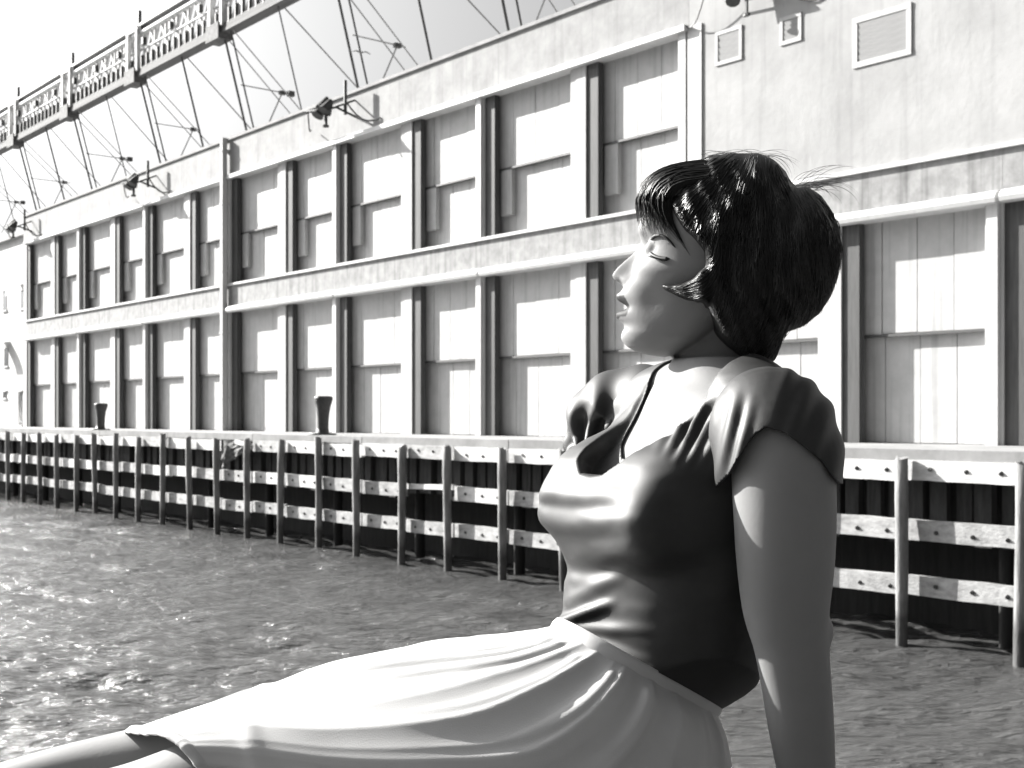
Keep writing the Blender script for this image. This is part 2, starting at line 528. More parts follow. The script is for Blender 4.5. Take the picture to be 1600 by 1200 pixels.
# ------------------------------------------------------------------ the wharf
DF = 21.3
wharf = Frame('wharf', (DF, 40, 0), 'timber fendered wharf with three rows of white boards along the water', 'wharf')
bm = bmesh.new()
bm_box(bm, (.12, -60, -.34), (7, 90, 0))
bm_obj('deck', bm, M_deck, wharf.o)
bm = bmesh.new()
bm_box(bm, (2.4, -60, -7), (6.5, 90, -.345))
bm_obj('bulkhead', bm, M_under, wharf.o)
fs = 0.0
pile_s = []
C_f = DF
def s_at(x, D):
    t = (x - 800) / 2000
    Y = D / (t * NX + NY)
    return -t * Y * NY + Y * NX
s_ref = s_at(1407, DF - .15)
PSP = 2.475
pile_s = [s_ref + PSP * i for i in range(-7, 34)]
def lumpy_pile(h, r, seed):
    rnd = random.Random(seed)
    bmx = bmesh.new()
    rings = []
    n = 10
    nz = 9
    ph = [rnd.uniform(0, 6.28) for _ in range(3)]
    for i in range(nz):
        t = i / (nz - 1)
        z = -h + h * t
        rr = r * (0.86 + .14 * t) * (1 + .05 * math.sin(9 * t + ph[0]))
        cx = .03 * math.sin(3 * t + ph[1]); cy = .035 * math.sin(2.5 * t + ph[2])
        rings.append([bmx.verts.new((cx + rr * math.cos(a) * (1 + rnd.uniform(-.06, .06)), cy + rr * math.sin(a) * (1 + rnd.uniform(-.06, .06)),
                                     z + (rnd.uniform(-.06, .06) if i == nz - 1 else 0))) for a in [6.2832 * j / n for j in range(n)]])
    for a, b in zip(rings[:-1], rings[1:]):
        for j in range(n):
            bmx.faces.new((a[j], a[(j + 1) % n], b[(j + 1) % n], b[j]))
    bmx.faces.new(rings[-1])
    me = bpy.data.meshes.new('pile')
    bmx.normal_update(); bmx.to_mesh(me); bmx.free()
    me.materials.append(M_pile)
    me.polygons.foreach_set('use_smooth', [len(p.vertices) == 4 for p in me.polygons])
    return me
pile_meshes = [lumpy_pile(6.0, .125, 100 + i) for i in range(5)]
for i, s in enumerate(pile_s):
    o = bpy.data.objects.new('fender_pile', pile_meshes[i % 5])
    link(o, wharf.o)
    o.location = Vector((DF - .17, s + random.uniform(-.05, .05), random.uniform(-.22, -.04))) - wharf.base
    o.rotation_euler = (random.uniform(-.018, .018), random.uniform(-.008, .008), random.uniform(0, 6.28))
    o.scale = (1, 1, 1)
# an extra squat dolphin pile where the fender is doubled
for (x, r) in ((1015, 1.25),):
    pass
# stringpiece lengths along the top edge
for i in range(0, len(pile_s) - 1, 3):
    a, b = pile_s[i], pile_s[min(i + 3, len(pile_s) - 1)]
    box('stringpiece', wharf, (DF + .03, a + .02, -.19), (DF + .42, b - .02, .035 + random.uniform(-.012, .012)), M_deck)
def board_mesh(L, h, th, m, seed, bolts):
    rnd = random.Random(seed)
    n = 7
    V = []; F = []
    for i in range(n):
        y = -L / 2 + L * i / (n - 1)
        e = rnd.uniform(-.008, .008); e2 = rnd.uniform(-.008, .008); b = rnd.uniform(-.008, .008)
        V += [(b, y, -h / 2 + e), (b, y, h / 2 + e2), (th, y, h / 2 + e2), (th, y, -h / 2 + e)]
    for i in range(n - 1):
        for j in range(4):
            F.append((4 * i + j, 4 * i + (j + 1) % 4, 4 * i + 4 + (j + 1) % 4, 4 * i + 4 + j))
    F += [(0, 1, 2, 3), tuple(range(4 * n - 1, 4 * n - 5, -1))]
    me = bpy.data.meshes.new('board')
    me.from_pydata(V, [], [f[::-1] for f in F]); me.update()
    me.materials.append(m)
    return me
rows = [(-.195, -.585, M_board), (-1.325, -1.72, M_board), (-2.395, -2.775, M_board2)]
M_board3 = mat('grey_timber', 0.36, 0.85, 0.4, 2.6, (1, 1, 3), coords='World', bump=0.5, bscale=14)
bmeshes = [[board_mesh(PSP - .08, a - b, .13, (m, m, M_board3, M_board2)[q] if ri else (m, m, m, M_board3)[q], 10 * ri + q, True) for q in range(4)] for ri, (a, b, m) in enumerate(rows)]
bolt_bm = bmesh.new()
for y in (-.85, -.15, .62):
    bm_bar(bolt_bm, (-.025, y, random.uniform(-.05, .05)), (.03, y, 0), .042, 7)
bolt_me = bpy.data.meshes.new('bolts'); bolt_bm.to_mesh(bolt_me); bolt_bm.free(); bolt_me.materials.append(M_bolt)
for i in range(len(pile_s) - 1):
    s0, s1 = pile_s[i], pile_s[i + 1]
    xs = [800 + 2000 * W(DF, s, 0).x / W(DF, s, 0).y for s in (s1, s0)]
    for ri, (za, zb, m) in enumerate(rows):
        broken_top = ri == 0 and 330 < xs[0] and xs[1] < 445
        broken_mid = ri == 1 and 615 < xs[0] and xs[1] < 725
        o = bpy.data.objects.new('board', bmeshes[ri][(i * 3 + ri) % 4])
        link(o, wharf.o)
        o.location = Vector((DF + random.uniform(.0, .03), (s0 + s1) / 2, (za + zb) / 2 + random.uniform(-.025, .025))) - wharf.base
        o.rotation_euler = (random.uniform(-.008, .008), random.uniform(-.03, .03), random.uniform(-.006, .006))
        if broken_mid:
            o.scale = (1, .96, .38); o.location.z += .13; o.rotation_euler[0] = -.03
        if broken_top:
            o.scale = (1, .5, .42); o.location.z += .06; o.location.y += -.5; o.rotation_euler[0] = .09
        if s1 < 45 and not broken_top and not broken_mid:
            b = bpy.data.objects.new('bolts', bolt_me)
            link(b, o); tag(b, kind='stuff')
            b.location = (0, random.uniform(-.1, .1), random.uniform(-.04, .04))
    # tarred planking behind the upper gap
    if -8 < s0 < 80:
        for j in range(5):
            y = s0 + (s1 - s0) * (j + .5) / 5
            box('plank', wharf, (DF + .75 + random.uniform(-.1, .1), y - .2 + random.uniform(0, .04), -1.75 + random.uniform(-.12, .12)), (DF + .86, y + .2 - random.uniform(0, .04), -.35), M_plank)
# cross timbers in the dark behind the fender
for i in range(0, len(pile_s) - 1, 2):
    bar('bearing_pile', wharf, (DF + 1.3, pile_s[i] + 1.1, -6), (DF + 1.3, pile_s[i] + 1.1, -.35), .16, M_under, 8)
# torn sacking hanging where the top board is broken
s_a, s_b = s_at(440, DF), s_at(342, DF)
bm = bmesh.new()
NXg, NZg = 16, 8
g = [[bm.verts.new((.05 + .09 * math.sin(i * 1.3) * (j / NZg) + random.uniform(-.03, .03), s_a - 40 + (s_b - s_a) * (.35 + .65 * i / NXg), -.2 - j / NZg * (.28 + .75 * (i / NXg) ** 1.5) - random.uniform(0, .05)))
      for j in range(NZg + 1)] for i in range(NXg + 1)]
for i in range(NXg):
    for j in range(NZg):
        bm.faces.new((g[i][j], g[i + 1][j], g[i + 1][j + 1], g[i][j + 1]))
o = bm_obj('torn_fender_mat', bm, M_rust, wharf.o)
sm = o.modifiers.new('th', 'SOLIDIFY'); sm.thickness = .04

# bollards
def bollard(x, y, hpx, lab):
    D = 23.3
    s = s_at(x, D)
    Y = W(D, s, 0).y
    h = hpx / 2000 * Y
    prof = [(.0, .52), (.02, .52), (.05, .5), (.055, .24), (.2, .215), (.45, .22), (.7, .26), (.84, .32), (.93, .35), (.985, .33), (1.0, .26), (1.0, .0)]
    bmx = bmesh.new()
    n = 20
    rings = []
    for t, r in prof:
        r = r * (h / 1.36) * .95
        if r == 0:
            rings.append([bmx.verts.new((0, 0, t * h))])
        else:
            rings.append([bmx.verts.new((r * math.cos(6.2832 * j / n), r * math.sin(6.2832 * j / n), t * h)) for j in range(n)])
    for a, b in zip(rings[:-1], rings[1:]):
        for j in range(n):
            if len(b) == 1: bmx.faces.new((a[j], a[(j + 1) % n], b[0]))
            else: bmx.faces.new((a[j], a[(j + 1) % n], b[(j + 1) % n], b[j]))
    bmx.faces.new(rings[0][::-1])
    o = bm_obj('bollard', bmx, M_bollard, None, True)
    o.location = W(D, s, 0)
    o.rotation_euler = (0, R(1.5), 0)
    tag(o, lab, 'bollard', 'mooring bollards on the wharf')
bollard(504, 680, 61, 'larger nearer dark iron bollard with flared top on the wharf')
bollard(157, 671, 42, 'smaller farther dark iron bollard on the wharf at left')

# ------------------------------------------------------------------ water
WZ = -3.72
nr, nc = 620, 520
ys = 2.2 * (150 / 2.2) ** np.linspace(0, 1, nr)
u = np.linspace(-1, 1, nc)
Yg = np.repeat(ys[:, None], nc, 1)
Xg = u[None, :] * (Yg * .62 + 6.0) - Yg * .05
Zg = np.zeros_like(Xg)
sp = np.gradient(ys)[:, None]
for i in range(70):
    lam = 0.22 * (4.2 / 0.22) ** rng.random()
    th = rng.normal(R(100), R(42))
    kx, ky = 2 * math.pi / lam * math.cos(th), 2 * math.pi / lam * math.sin(th)
    amp = 0.0058 * lam ** 0.9
    fade = np.clip((lam / sp - 2.2) / 2, 0, 1)
    ph = kx * Xg + ky * Yg + rng.random() * 6.28
    sn = np.sin(ph)
    Zg += fade * amp * (sn + .35 * np.sin(2 * ph + 1.2))
gust = 0.75 + .35 * np.sin(Xg * .21 + 1.3 * np.sin(Yg * .11)) * np.sin(Yg * .27 + .6 * np.sin(Xg * .3))
Zg = Zg * gust + WZ
V = np.stack([Xg, Yg, Zg], -1).reshape(-1, 3)
idx = np.arange(nr * nc).reshape(nr, nc)
F = np.stack([idx[:-1, :-1], idx[:-1, 1:], idx[1:, 1:], idx[1:, :-1]], -1).reshape(-1, 4)
big = np.array([(-900, -60, WZ - .12), (900, -60, WZ - .12), (900, 1500, WZ - .12), (-900, 1500, WZ - .12)])
V = np.concatenate([V, big]); F = np.concatenate([F, np.array([[len(V) - 4, len(V) - 3, len(V) - 2, len(V) - 1]])])
me = bpy.data.meshes.new('water')
me.vertices.add(len(V)); me.vertices.foreach_set('co', V.ravel())
me.loops.add(F.size); me.loops.foreach_set('vertex_index', F.ravel().astype(np.int32))
me.polygons.add(len(F)); me.polygons.foreach_set('loop_start', np.arange(0, F.size, 4, dtype=np.int32))
me.polygons.foreach_set('use_smooth', np.ones(len(F), dtype=bool))
me.update(); me.validate()
wm = bpy.data.materials.new('harbour_water'); wm.use_nodes = True
t = wm.node_tree; b = t.nodes['Principled BSDF']
b.inputs['Base Color'].default_value = (.075, .075, .075, 1)
b.inputs['Roughness'].default_value = .17
b.inputs['IOR'].default_value = 1.5
geo = t.nodes.new('ShaderNodeNewGeometry')
mp = t.nodes.new('ShaderNodeMapping'); mp.inputs['Scale'].default_value = (0.6, 1.6, 1)
t.links.new(geo.outputs['Position'], mp.inputs[0])
n1 = t.nodes.new('ShaderNodeTexNoise'); n1.inputs['Scale'].default_value = 4.5; n1.inputs['Detail'].default_value = 6; n1.inputs['Distortion'].default_value = .5
t.links.new(mp.outputs[0], n1.inputs[0])
bp = t.nodes.new('ShaderNodeBump'); bp.inputs['Strength'].default_value = 1.0; bp.inputs['Distance'].default_value = .15
t.links.new(n1.outputs[0], bp.inputs['Height']); t.links.new(bp.outputs[0], b.inputs['Normal'])
me.materials.append(wm)
wo_ = bpy.data.objects.new('water', me); link(wo_); tag(wo_, kind='structure')

# ------------------------------------------------------------------ the near pier she sits on
SEAT = 0.14
near = bpy.data.objects.new('near_pier', None); link(near); near.location = (0, 1.2, 0); tag(near, kind='structure')
def nbox(name, lo, hi, m):
    bmx = bmesh.new(); bm_box(bmx, lo, hi)
    o = bm_obj(name, bmx, m, near); o.location = (0, -1.2, 0)
    bv = o.modifiers.new('b', 'BEVEL'); bv.width = .008; bv.segments = 1
    return o
nbox('seat_timber', (-4, 1.12, -.05), (4, 1.74, SEAT), M_neardeck)
y = 1.1
while y > -2.5:
    nbox('plank', (-4, y - .19, -.1), (4, y, random.uniform(-.004, .004)), M_neardeck); y -= .2
nbox('fascia', (-4, 1.55, -.9), (4, 1.70, -.06), M_neardeck)
for x in (-3, 0, 3):
    nbox('pile', (x - .15, 1.3, -6), (x + .15, 1.54, -.06), M_neardeck)

# ================================================================== the seated person
def IP(x, y, Y):
    """measured position: photo pixel (x, y) at depth Y metres"""
    return Vector(((x - 800) / 2000 * Y, Y, CAMZ - (y - 651) / 2000 * Y))
def to_px(co):
    """inverse of IP for arrays of points"""
    co = np.asarray(co)
    return 800 + 2000 * co[:, 0] / co[:, 1], 651 - 2000 * (co[:, 2] - CAMZ) / co[:, 1]
def sm(x, a, b):
    t = np.clip((np.asarray(x, float) - a) / (b - a), 0, 1)
    return t * t * (3 - 2 * t)

M_skin = mat('skin', 0.22, 0.62, 0.06, 9.0, bump=0.3, bscale=220, spec=0.12, bdist=0.0005)
tt = M_skin.node_tree
_b = tt.nodes['Principled BSDF']
_b.inputs['Subsurface Weight'].default_value = 0.06
_b.inputs['Subsurface Radius'].default_value = (.008, .008, .008)
_b.inputs['Subsurface Scale'].default_value = 0.5
_at = tt.nodes.new('ShaderNodeAttribute'); _at.attribute_name = 'lip'
_mx = tt.nodes.new('ShaderNodeMix'); _mx.data_type = 'RGBA'
_src = _b.inputs['Base Color'].links[0].from_socket
tt.links.new(_at.outputs['Fac'], _mx.inputs['Factor'])
tt.links.new(_src, _mx.inputs['A'])
_mx.inputs['B'].default_value = (.035, .035, .035, 1)
tt.links.new(_mx.outputs['Result'], _b.inputs['Base Color'])

M_satin = mat('black_satin', 0.020, 0.58, 0.2, 30.0, bump=0.3, bscale=900, bdist=0.0004, spec=0.42, sheen=0.0)
M_skirt = mat('white_cotton', 0.49, 0.85, 0.05, 14.0, bump=0.5, bscale=700, spec=0.2, bdist=0.0005)
M_hair = mat('dark_hair', 0.007, 0.46, 0.5, 60.0, bump=0.0, spec=0.22)
M_lock = mat('hair_strand', 0.012, 0.36, 0.5, 60.0, spec=0.4)
M_lash = mat('lash', 0.008, 0.6, 0.1, 10)

# ---- generic closed shapes collected as verts/faces
class Soup:
    def __init__(self): self.V = []; self.F = []; self.n = 0
    def add(self, V, F):
        V = np.asarray(V, float)
        self.V.append(V); self.F += [tuple(i + self.n for i in f) for f in F]; self.n += len(V)
    def grid(self, G, cap=True):
        """rings G[k][j] (closed in j), capped"""
        G = np.asarray(G); nk, nj = G.shape[:2]
        F = []
        for k in range(nk - 1):
            for j in range(nj):
                F.append((k * nj + j, k * nj + (j + 1) % nj, (k + 1) * nj + (j + 1) % nj, (k + 1) * nj + j))
        V = G.reshape(-1, 3)
        if cap:
            c0, c1 = G[0].mean(0), G[-1].mean(0)
            V = np.vstack([V, c0, c1]); a = nk * nj
            for j in range(nj):
                F.append((a, (j + 1) % nj, j)); F.append((a + 1, (nk - 1) * nj + j, (nk - 1) * nj + (j + 1) % nj))
        self.add(V, F)
    def chain(self, pts, rad, n=20, sub=6, squash=None):
        """tapered tube with rounded ends through points (smooth path)"""
        P = np.array([tuple(p) for p in pts], float); r = np.array(rad, float)
        m = len(P)
        tq = np.linspace(0, m - 1, (m - 1) * sub + 1)
        Q = np.stack([catmull(P[:, i], tq) for i in range(3)], 1)
        rq = np.interp(tq, np.arange(m), r) if m < 3 else np.clip(catmull(r, tq), min(r) * .9, None)
        # rounded ends
        T = np.gradient(Q, axis=0); T /= np.linalg.norm(T, axis=1)[:, None]
        e = [math.pi / 2 * k / 5 for k in range(5)]
        Q0 = [Q[0] - T[0] * rq[0] * math.cos(a) for a in e]; R0 = [max(rq[0] * math.sin(a), rq[0] * .04) for a in e]
        Q1 = [Q[-1] + T[-1] * rq[-1] * math.cos(a) for a in e[::-1]]; R1 = [max(rq[-1] * math.sin(a), rq[-1] * .04) for a in e[::-1]]
        Qa = np.vstack([Q0, Q, Q1]); Ra = np.concatenate([R0, rq, R1]); Ta = np.vstack([[T[0]] * 5, T, [T[-1]] * 5])
        up = np.array([0.31, 0.83, 0.2])
        rings = []
        for q, rr, tv in zip(Qa, Ra, Ta):
            a = np.cross(tv, up); a /= np.linalg.norm(a); b = np.cross(tv, a)
            ang = np.linspace(0, 2 * math.pi, n, endpoint=False)
            rings.append(q + rr * (np.cos(ang)[:, None] * a + np.sin(ang)[:, None] * b))
        self.grid(rings)
    def ball(self, c, rad, ax=None, n=20):
        c = np.array(tuple(c)); rad = np.array(rad if hasattr(rad, '__len__') else (rad,) * 3)
        A = np.eye(3) if ax is None else np.array(ax)
        rings = []
        for k in range(1, n):
            th = math.pi * k / n
            ang = np.linspace(0, 2 * math.pi, 2 * n, endpoint=False)
            p = np.stack([np.sin(th) * np.cos(ang) * rad[0], np.sin(th) * np.sin(ang) * rad[1], np.full_like(ang, np.cos(th) * rad[2])], 1)
            rings.append(c + p @ A)
        self.grid(rings)
def catmull(p, t):
    p = np.asarray(p, float); m = len(p)
    t = np.asarray(t, float)
    i = np.clip(np.floor(t).astype(int), 0, m - 2); f = t - i
    pe = np.concatenate([[2 * p[0] - p[1]], p, [2 * p[-1] - p[-2]]])
    a, b, c, d = pe[i], pe[i + 1], pe[i + 2], pe[i + 3]
    return .5 * (2 * b + (c - a) * f + (2 * a - 5 * b + 4 * c - d) * f ** 2 + (3 * b - a - 3 * c + d) * f ** 3)
def fuse(soup, voxel, smooth):
    """one continuous skin over a soup of closed shapes"""
    me = bpy.data.meshes.new('tmp')
    me.from_pydata(np.vstack(soup.V).tolist(), [], soup.F); me.update()
    bmx = bmesh.new(); bmx.from_mesh(me); bmesh.ops.recalc_face_normals(bmx, faces=bmx.faces); bmx.to_mesh(me); bmx.free()
    o = bpy.data.objects.new('tmp', me); COL.objects.link(o)
    r = o.modifiers.new('r', 'REMESH'); r.mode = 'VOXEL'; r.voxel_size = voxel; r.use_smooth_shade = True
    if smooth:
        s = o.modifiers.new('s', 'SMOOTH'); s.factor = .5; s.iterations = smooth
    dg = bpy.context.evaluated_depsgraph_get()
    out = bpy.data.meshes.new_from_object(o.evaluated_get(dg))
    bpy.data.objects.remove(o); bpy.data.meshes.remove(me)
    return out
def get_co(me):
    a = np.empty(len(me.vertices) * 3); me.vertices.foreach_get('co', a); return a.reshape(-1, 3)
def get_no(me):
    a = np.empty(len(me.vertices) * 3); me.vertices.foreach_get('normal', a); return a.reshape(-1, 3)
def set_co(me, co):
    me.vertices.foreach_set('co', np.ascontiguousarray(co).ravel()); me.update()
def cut(me, g):
    """trim where the field g is positive, along its exact zero line"""
    g = np.asarray(g, float); dead = g > 0
    co = get_co(me)
    V = [tuple(p) for p in co]; F = []; em = {}
    def xv(a, b):
        k = (min(a, b), max(a, b))
        if k not in em:
            t = g[k[0]] / (g[k[0]] - g[k[1]])
            em[k] = len(V); V.append(tuple(co[k[0]] + (co[k[1]] - co[k[0]]) * t))
        return em[k]
    for p in me.polygons:
        vs_ = tuple(p.vertices); dd = [dead[i] for i in vs_]
        if not any(dd): F.append(vs_); continue
        if all(dd): continue
        for tri in ([vs_] if len(vs_) == 3 else [(vs_[0], vs_[1], vs_[2]), (vs_[0], vs_[2], vs_[3])]):
            out = []
            for i in range(3):
                u_, w_ = tri[i], tri[(i + 1) % 3]
                if not dead[u_]: out.append(u_)
                if dead[u_] != dead[w_]: out.append(xv(u_, w_))
            if len(out) >= 3: F.append(tuple(out))
    used = np.zeros(len(V), bool)
    for f in F:
        for i in f: used[i] = True
    mp_ = np.cumsum(used) - 1
    me.clear_geometry()
    me.from_pydata([v for v, k in zip(V, used) if k], [], [tuple(int(mp_[i]) for i in f) for f in F]); me.update()
def smooth_all(me): me.polygons.foreach_set('use_smooth', [True] * len(me.polygons))

# ---- torso loft -----------------------------------------------------------------
YT = 1.43
#        z     xpx   a     bf    bb    rot
TS = np.array([
    (.145, 965, .125, .080, .080, 24),
    (.20,  955, .165, .115, .105, 24),
    (.27,  955, .160, .110, .105, 25),
    (.33,  968, .130, .092, .096, 26),
    (.37,  1008, .122, .086, .092, 27),
    (.41,  1034, .122, .088, .092, 28),
    (.46,  1046, .128, .090, .092, 30),
    (.52,  1066, .138, .098, .092, 31),
    (.56,  1076, .143, .098, .095, 30),
    (.60,  1084, .147, .088, .097, 28),
    (.63,  1091, .150, .074, .096, 26),
    (.655, 1097, .138, .056, .092, 24),
    (.68,  1104, .108, .048, .082, 22),
    (.70,  1110, .086, .048, .066, 20),
    (.725, 1120, .052, .046, .055, 18)])
def torso_axes(z):
    v = [np.interp(z, TS[:, 0], TS[:, i]) for i in range(1, 6)]
    r = R(v[4]); c = np.array(((v[0] - 800) / 2000 * YT, YT, z))
    return c, np.array((-math.cos(r), -math.sin(r), 0)), np.array((math.sin(r), -math.cos(r), 0)), v
def torso_rings(off=0.0, z0=.145, z1=.725, nz=60, n=72):
    rings = []
    for z in np.linspace(z0, z1, nz):
        tq = np.interp(z, TS[:, 0], np.arange(len(TS)))
        x, a, bf, bb, rr = [catmull(TS[:, i], [tq])[0] for i in range(1, 6)]
        r = R(rr); c = np.array(((x - 800) / 2000 * YT, YT, z))
        f = np.array((-math.cos(r), -math.sin(r), 0)); l = np.array((math.sin(r), -math.cos(r), 0))
        ang = np.linspace(0, 2 * math.pi, n, endpoint=False)
        cs, sn = np.cos(ang), np.sin(ang)
        e = 2 / 2.3
        b = np.where(cs > 0, bf, bb) + off
        rings.append(c + (np.sign(cs) * np.abs(cs) ** e * b)[:, None] * f + (np.sign(sn) * np.abs(sn) ** e * (a + off))[:, None] * l)
    return rings
def bust(soup, off):
    c, f, l, v = torso_axes(.548)
    for sgn in (1, -1):
        base = c + f * .050 + l * sgn * .068 + np.array((0, 0, .010))
        mid = c + f * .090 + l * sgn * .076 + np.array((0, 0, .006))
        tip = c + f * (.108 if sgn > 0 else .096) + l * sgn * (.083 if sgn > 0 else .076) + np.array((0, 0, .002))
        soup.chain([base, mid, tip], [.068 + off, .054 + off, .036 + off], n=28, sub=8)
        up_ = torso_axes(.612)[0] + f * .028 + l * sgn * .058
        soup.chain([up_, base * .5 + mid * .5 + np.array((0, 0, .012))], [.046 + off, .058 + off], n=24)

# ---- head -----------------------------------------------------------------------
YH = 1.45
TILT = R(9)
YAW = R(17)                                        # face turned a little away
HO = np.array(tuple(IP(1003, 382, YH)))            # root of the nose
HF = np.array((-math.cos(TILT) * math.cos(YAW), math.cos(TILT) * math.sin(YAW), math.sin(TILT)))
HL = np.array((-math.sin(YAW), -math.cos(YAW), 0))
HU = np.cross(HF, HL); HU = HU if HU[2] > 0 else -HU
def H(F, U, L): return HO + HF * F + HU * U + HL * L
def lut(tab):
    t = np.array(sorted(tab)); return lambda u: np.interp(u, t[:, 0], t[:, 1])
def slut(tab):
    t = np.array(sorted(tab)); return lambda u: catmull(t[:, 1], np.interp(u, t[:, 0], np.arange(len(t))))
Fp = slut([(-.1225, -.026), (-.1205, -.012), (-.1165, -.002), (-.1094, .0042), (-.101, .0052), (-.0943, .0045), (-.084, .0075), (-.0715, .0095), (-.06, .0115), (-.0492, .0112),
           (-.038, .006), (-.025, .003), (-.012, .0008), (0, .0002), (.012, .0035), (.025, .0048), (.0376, .0040), (.055, -.003), (.07, -.014), (.085, -.033), (.096, -.056), (.104, -.085)])
Wd = slut([(-.1225, .012), (-.1205, .020), (-.1165, .027), (-.1094, .034), (-.10, .041), (-.085, .0465), (-.07, .051), (-.05, .057), (-.03, .0625), (0, .066), (.03, .070), (.055, .069), (.07, .063), (.085, .051), (.096, .035), (.104, .006)])
Bk = slut([(-.1225, -.045), (-.1165, -.060), (-.1094, -.072), (-.10, -.086), (-.085, -.10), (-.07, -.115), (-.05, -.145), (-.03, -.165), (0, -.178), (.03, -.184), (.055, -.180), (.07, -.168), (.085, -.145), (.096, -.12), (.104, -.091)])
Fw = slut([(-.1225, -.036), (-.1165, -.042), (-.1094, -.050), (-.10, -.060), (-.085, -.072), (-.07, -.08), (-.05, -.085), (.055, -.088), (.104, -.088)])
Nose = slut([(.012, 0), (.004, .0004), (-.004, .003), (-.012, .0082), (-.02, .0142), (-.028, .0195), (-.034, .0222), (-.0385, .0226), (-.0425, .0185), (-.046, .010), (-.050, .002), (-.055, 0)])
NoseW = lut([(.012, .0055), (-.012, .0058), (-.03, .0074), (-.040, .0088), (-.05, .010)])
Lip = slut([(-.050, 0), (-.056, .0025), (-.0610, .0072), (-.0655, .0062), (-.0690, .0015), (-.0720, -.0055), (-.0750, -.003), (-.0780, .0035), (-.0825, .0078), (-.0870, .0068), (-.0915, .0012), (-.096, -.0008), (-.101, 0)])
def head_xy(U, ph):
    """surface point at height U and angle ph (0 = front); arrays"""
    c, s = np.cos(ph), np.sin(ph)
    n = np.where(c > 0, 2.06, 2.0)
    fw = Fw(U)
    d = np.where(c > 0, Fp(U) - fw, fw - Bk(U))
    F = fw + np.sign(c) * np.abs(c) ** (2 / n) * d
    L = Wd(U) * np.sign(s) * np.abs(s) ** (2 / n)
    al = np.abs(L)
    fr = sm(c, 0.0, .35)
    g = lambda L0, wl, U0, wu: np.exp(-((al - L0) / wl) ** 2 - ((U - U0) / wu) ** 2)
    F = F + fr * (np.maximum(Nose(U), 0) * np.exp(-(al / NoseW(U)) ** 2.2)
                  + 1.2 * Lip(U) * np.exp(-(al / .0215) ** 3)
                  - .0035 * g(.0062, .003, -.0462, .0028)
                  + .0048 * g(.0125, .0055, -.0425, .0055)
                  - .0035 * g(.018, .006, -.040, .010)
                  - .0115 * g(.030, .0135, -.004, .0105)
                  + .0035 * g(.028, .018, .0135, .0065)
                  + .0030 * g(.043, .015, -.031, .014)
                  + .0025 * g(0, .016, -.108, .010))
    L = L + np.sign(L) * (.0035 * g(.058, .02, -.028, .012) - .0035 * np.exp(-((F + .03) / .02) ** 2 - ((U + .065) / .02) ** 2))
    return F, L
def head_rings():
    Us = np.concatenate([np.linspace(-.1225, -.098, 22), np.linspace(-.0975, .02, 110), np.linspace(.022, .104, 44)])
    t = np.linspace(-1, 1, 181)[:-1]
    ph = np.sign(t) * math.pi * np.abs(t) ** 1.7
    rings = []
    for U in Us:
        F, L = head_xy(np.full_like(ph, U), ph)
        rings.append(HO + F[:, None] * HF + U * HU + L[:, None] * HL)
    return rings

# ---- waist plane, shared by body, blouse and skirt
WR4 = np.array([tuple(IP(*p)) for p in ((874, 984, 1.375), (1032, 1071, 1.315), (1106, 1110, 1.49), (935, 1030, 1.545))])
WCEN = WR4.mean(0); WA = (WR4[0] - WR4[2]) / 2; WB = (WR4[1] - WR4[3]) / 2; WC2 = (WR4[0] - WR4[1] + WR4[2] - WR4[3]) / 4
_ph = np.linspace(0, 2 * math.pi, 361)
WRING = WCEN + np.cos(_ph)[:, None] * WA + np.sin(_ph)[:, None] * WB + np.cos(2 * _ph)[:, None] * WC2
WUP = np.cross(WA, WB); WUP /= np.linalg.norm(WUP); WUP = WUP if WUP[2] > 0 else -WUP
WE1 = WA - WUP * WA.dot(WUP); WE1 /= np.linalg.norm(WE1); WE2 = np.cross(WUP, WE1)
_ra = np.arctan2((WRING - WCEN) @ WE2, (WRING - WCEN) @ WE1); _rr = np.hypot((WRING - WCEN) @ WE2, (WRING - WCEN) @ WE1)
_o = np.argsort(_ra); _ra, _rr = _ra[_o], _rr[_o]
def cinch(co, inset, armY=0):
    """draw the body in so that it passes through the waistband"""
    q = co - WCEN
    w = q @ WUP; a = q @ WE1; b = q @ WE2
    rad = np.hypot(a, b); ang = np.arctan2(b, a)
    lim = np.interp(ang, _ra, _rr, period=2 * math.pi) - inset + np.maximum(0, w - .004) * .9 + np.maximum(0, -w - .015) * 1.2
    arm = (800 + 2000 * co[:, 0] / co[:, 1] > 1132) & (co[:, 1] < armY)
    k = np.where(~arm & (np.abs(w) < .10) & (rad > lim) & (rad < lim + .06), lim / np.maximum(rad, 1e-6), 1)
    return WCEN + w[:, None] * WUP + (a * k)[:, None] * WE1 + (b * k)[:, None] * WE2

# ---- body skin --------------------------------------------------------------------
body = Soup()
body.grid(torso_rings())
bust(body, -.012)
body.grid(head_rings())
for sg in (1, -1):
    body.ball(H(-.0235, -.0065, sg * .0305), (.0128, .0128, .0118))
    body.ball(H(-.105, -.048, sg * .066), (.013, .010, .028))
# neck and shoulder girdle
body.chain([IP(1140, 500, 1.455), IP(1128, 560, 1.452), IP(1116, 620, 1.445), IP(1108, 680, 1.44)], [.050, .0495, .052, .062], n=32)
AY = 1.255
SHN = IP(1208, 684, 1.285); SHF = IP(985, 668, 1.60)
body.chain([IP(1124, 606, 1.44), IP(1164, 630, 1.36), SHN], [.036, .040, .043])
body.chain([IP(1100, 605, 1.46), IP(1045, 628, 1.53), SHF], [.036, .044, .046])
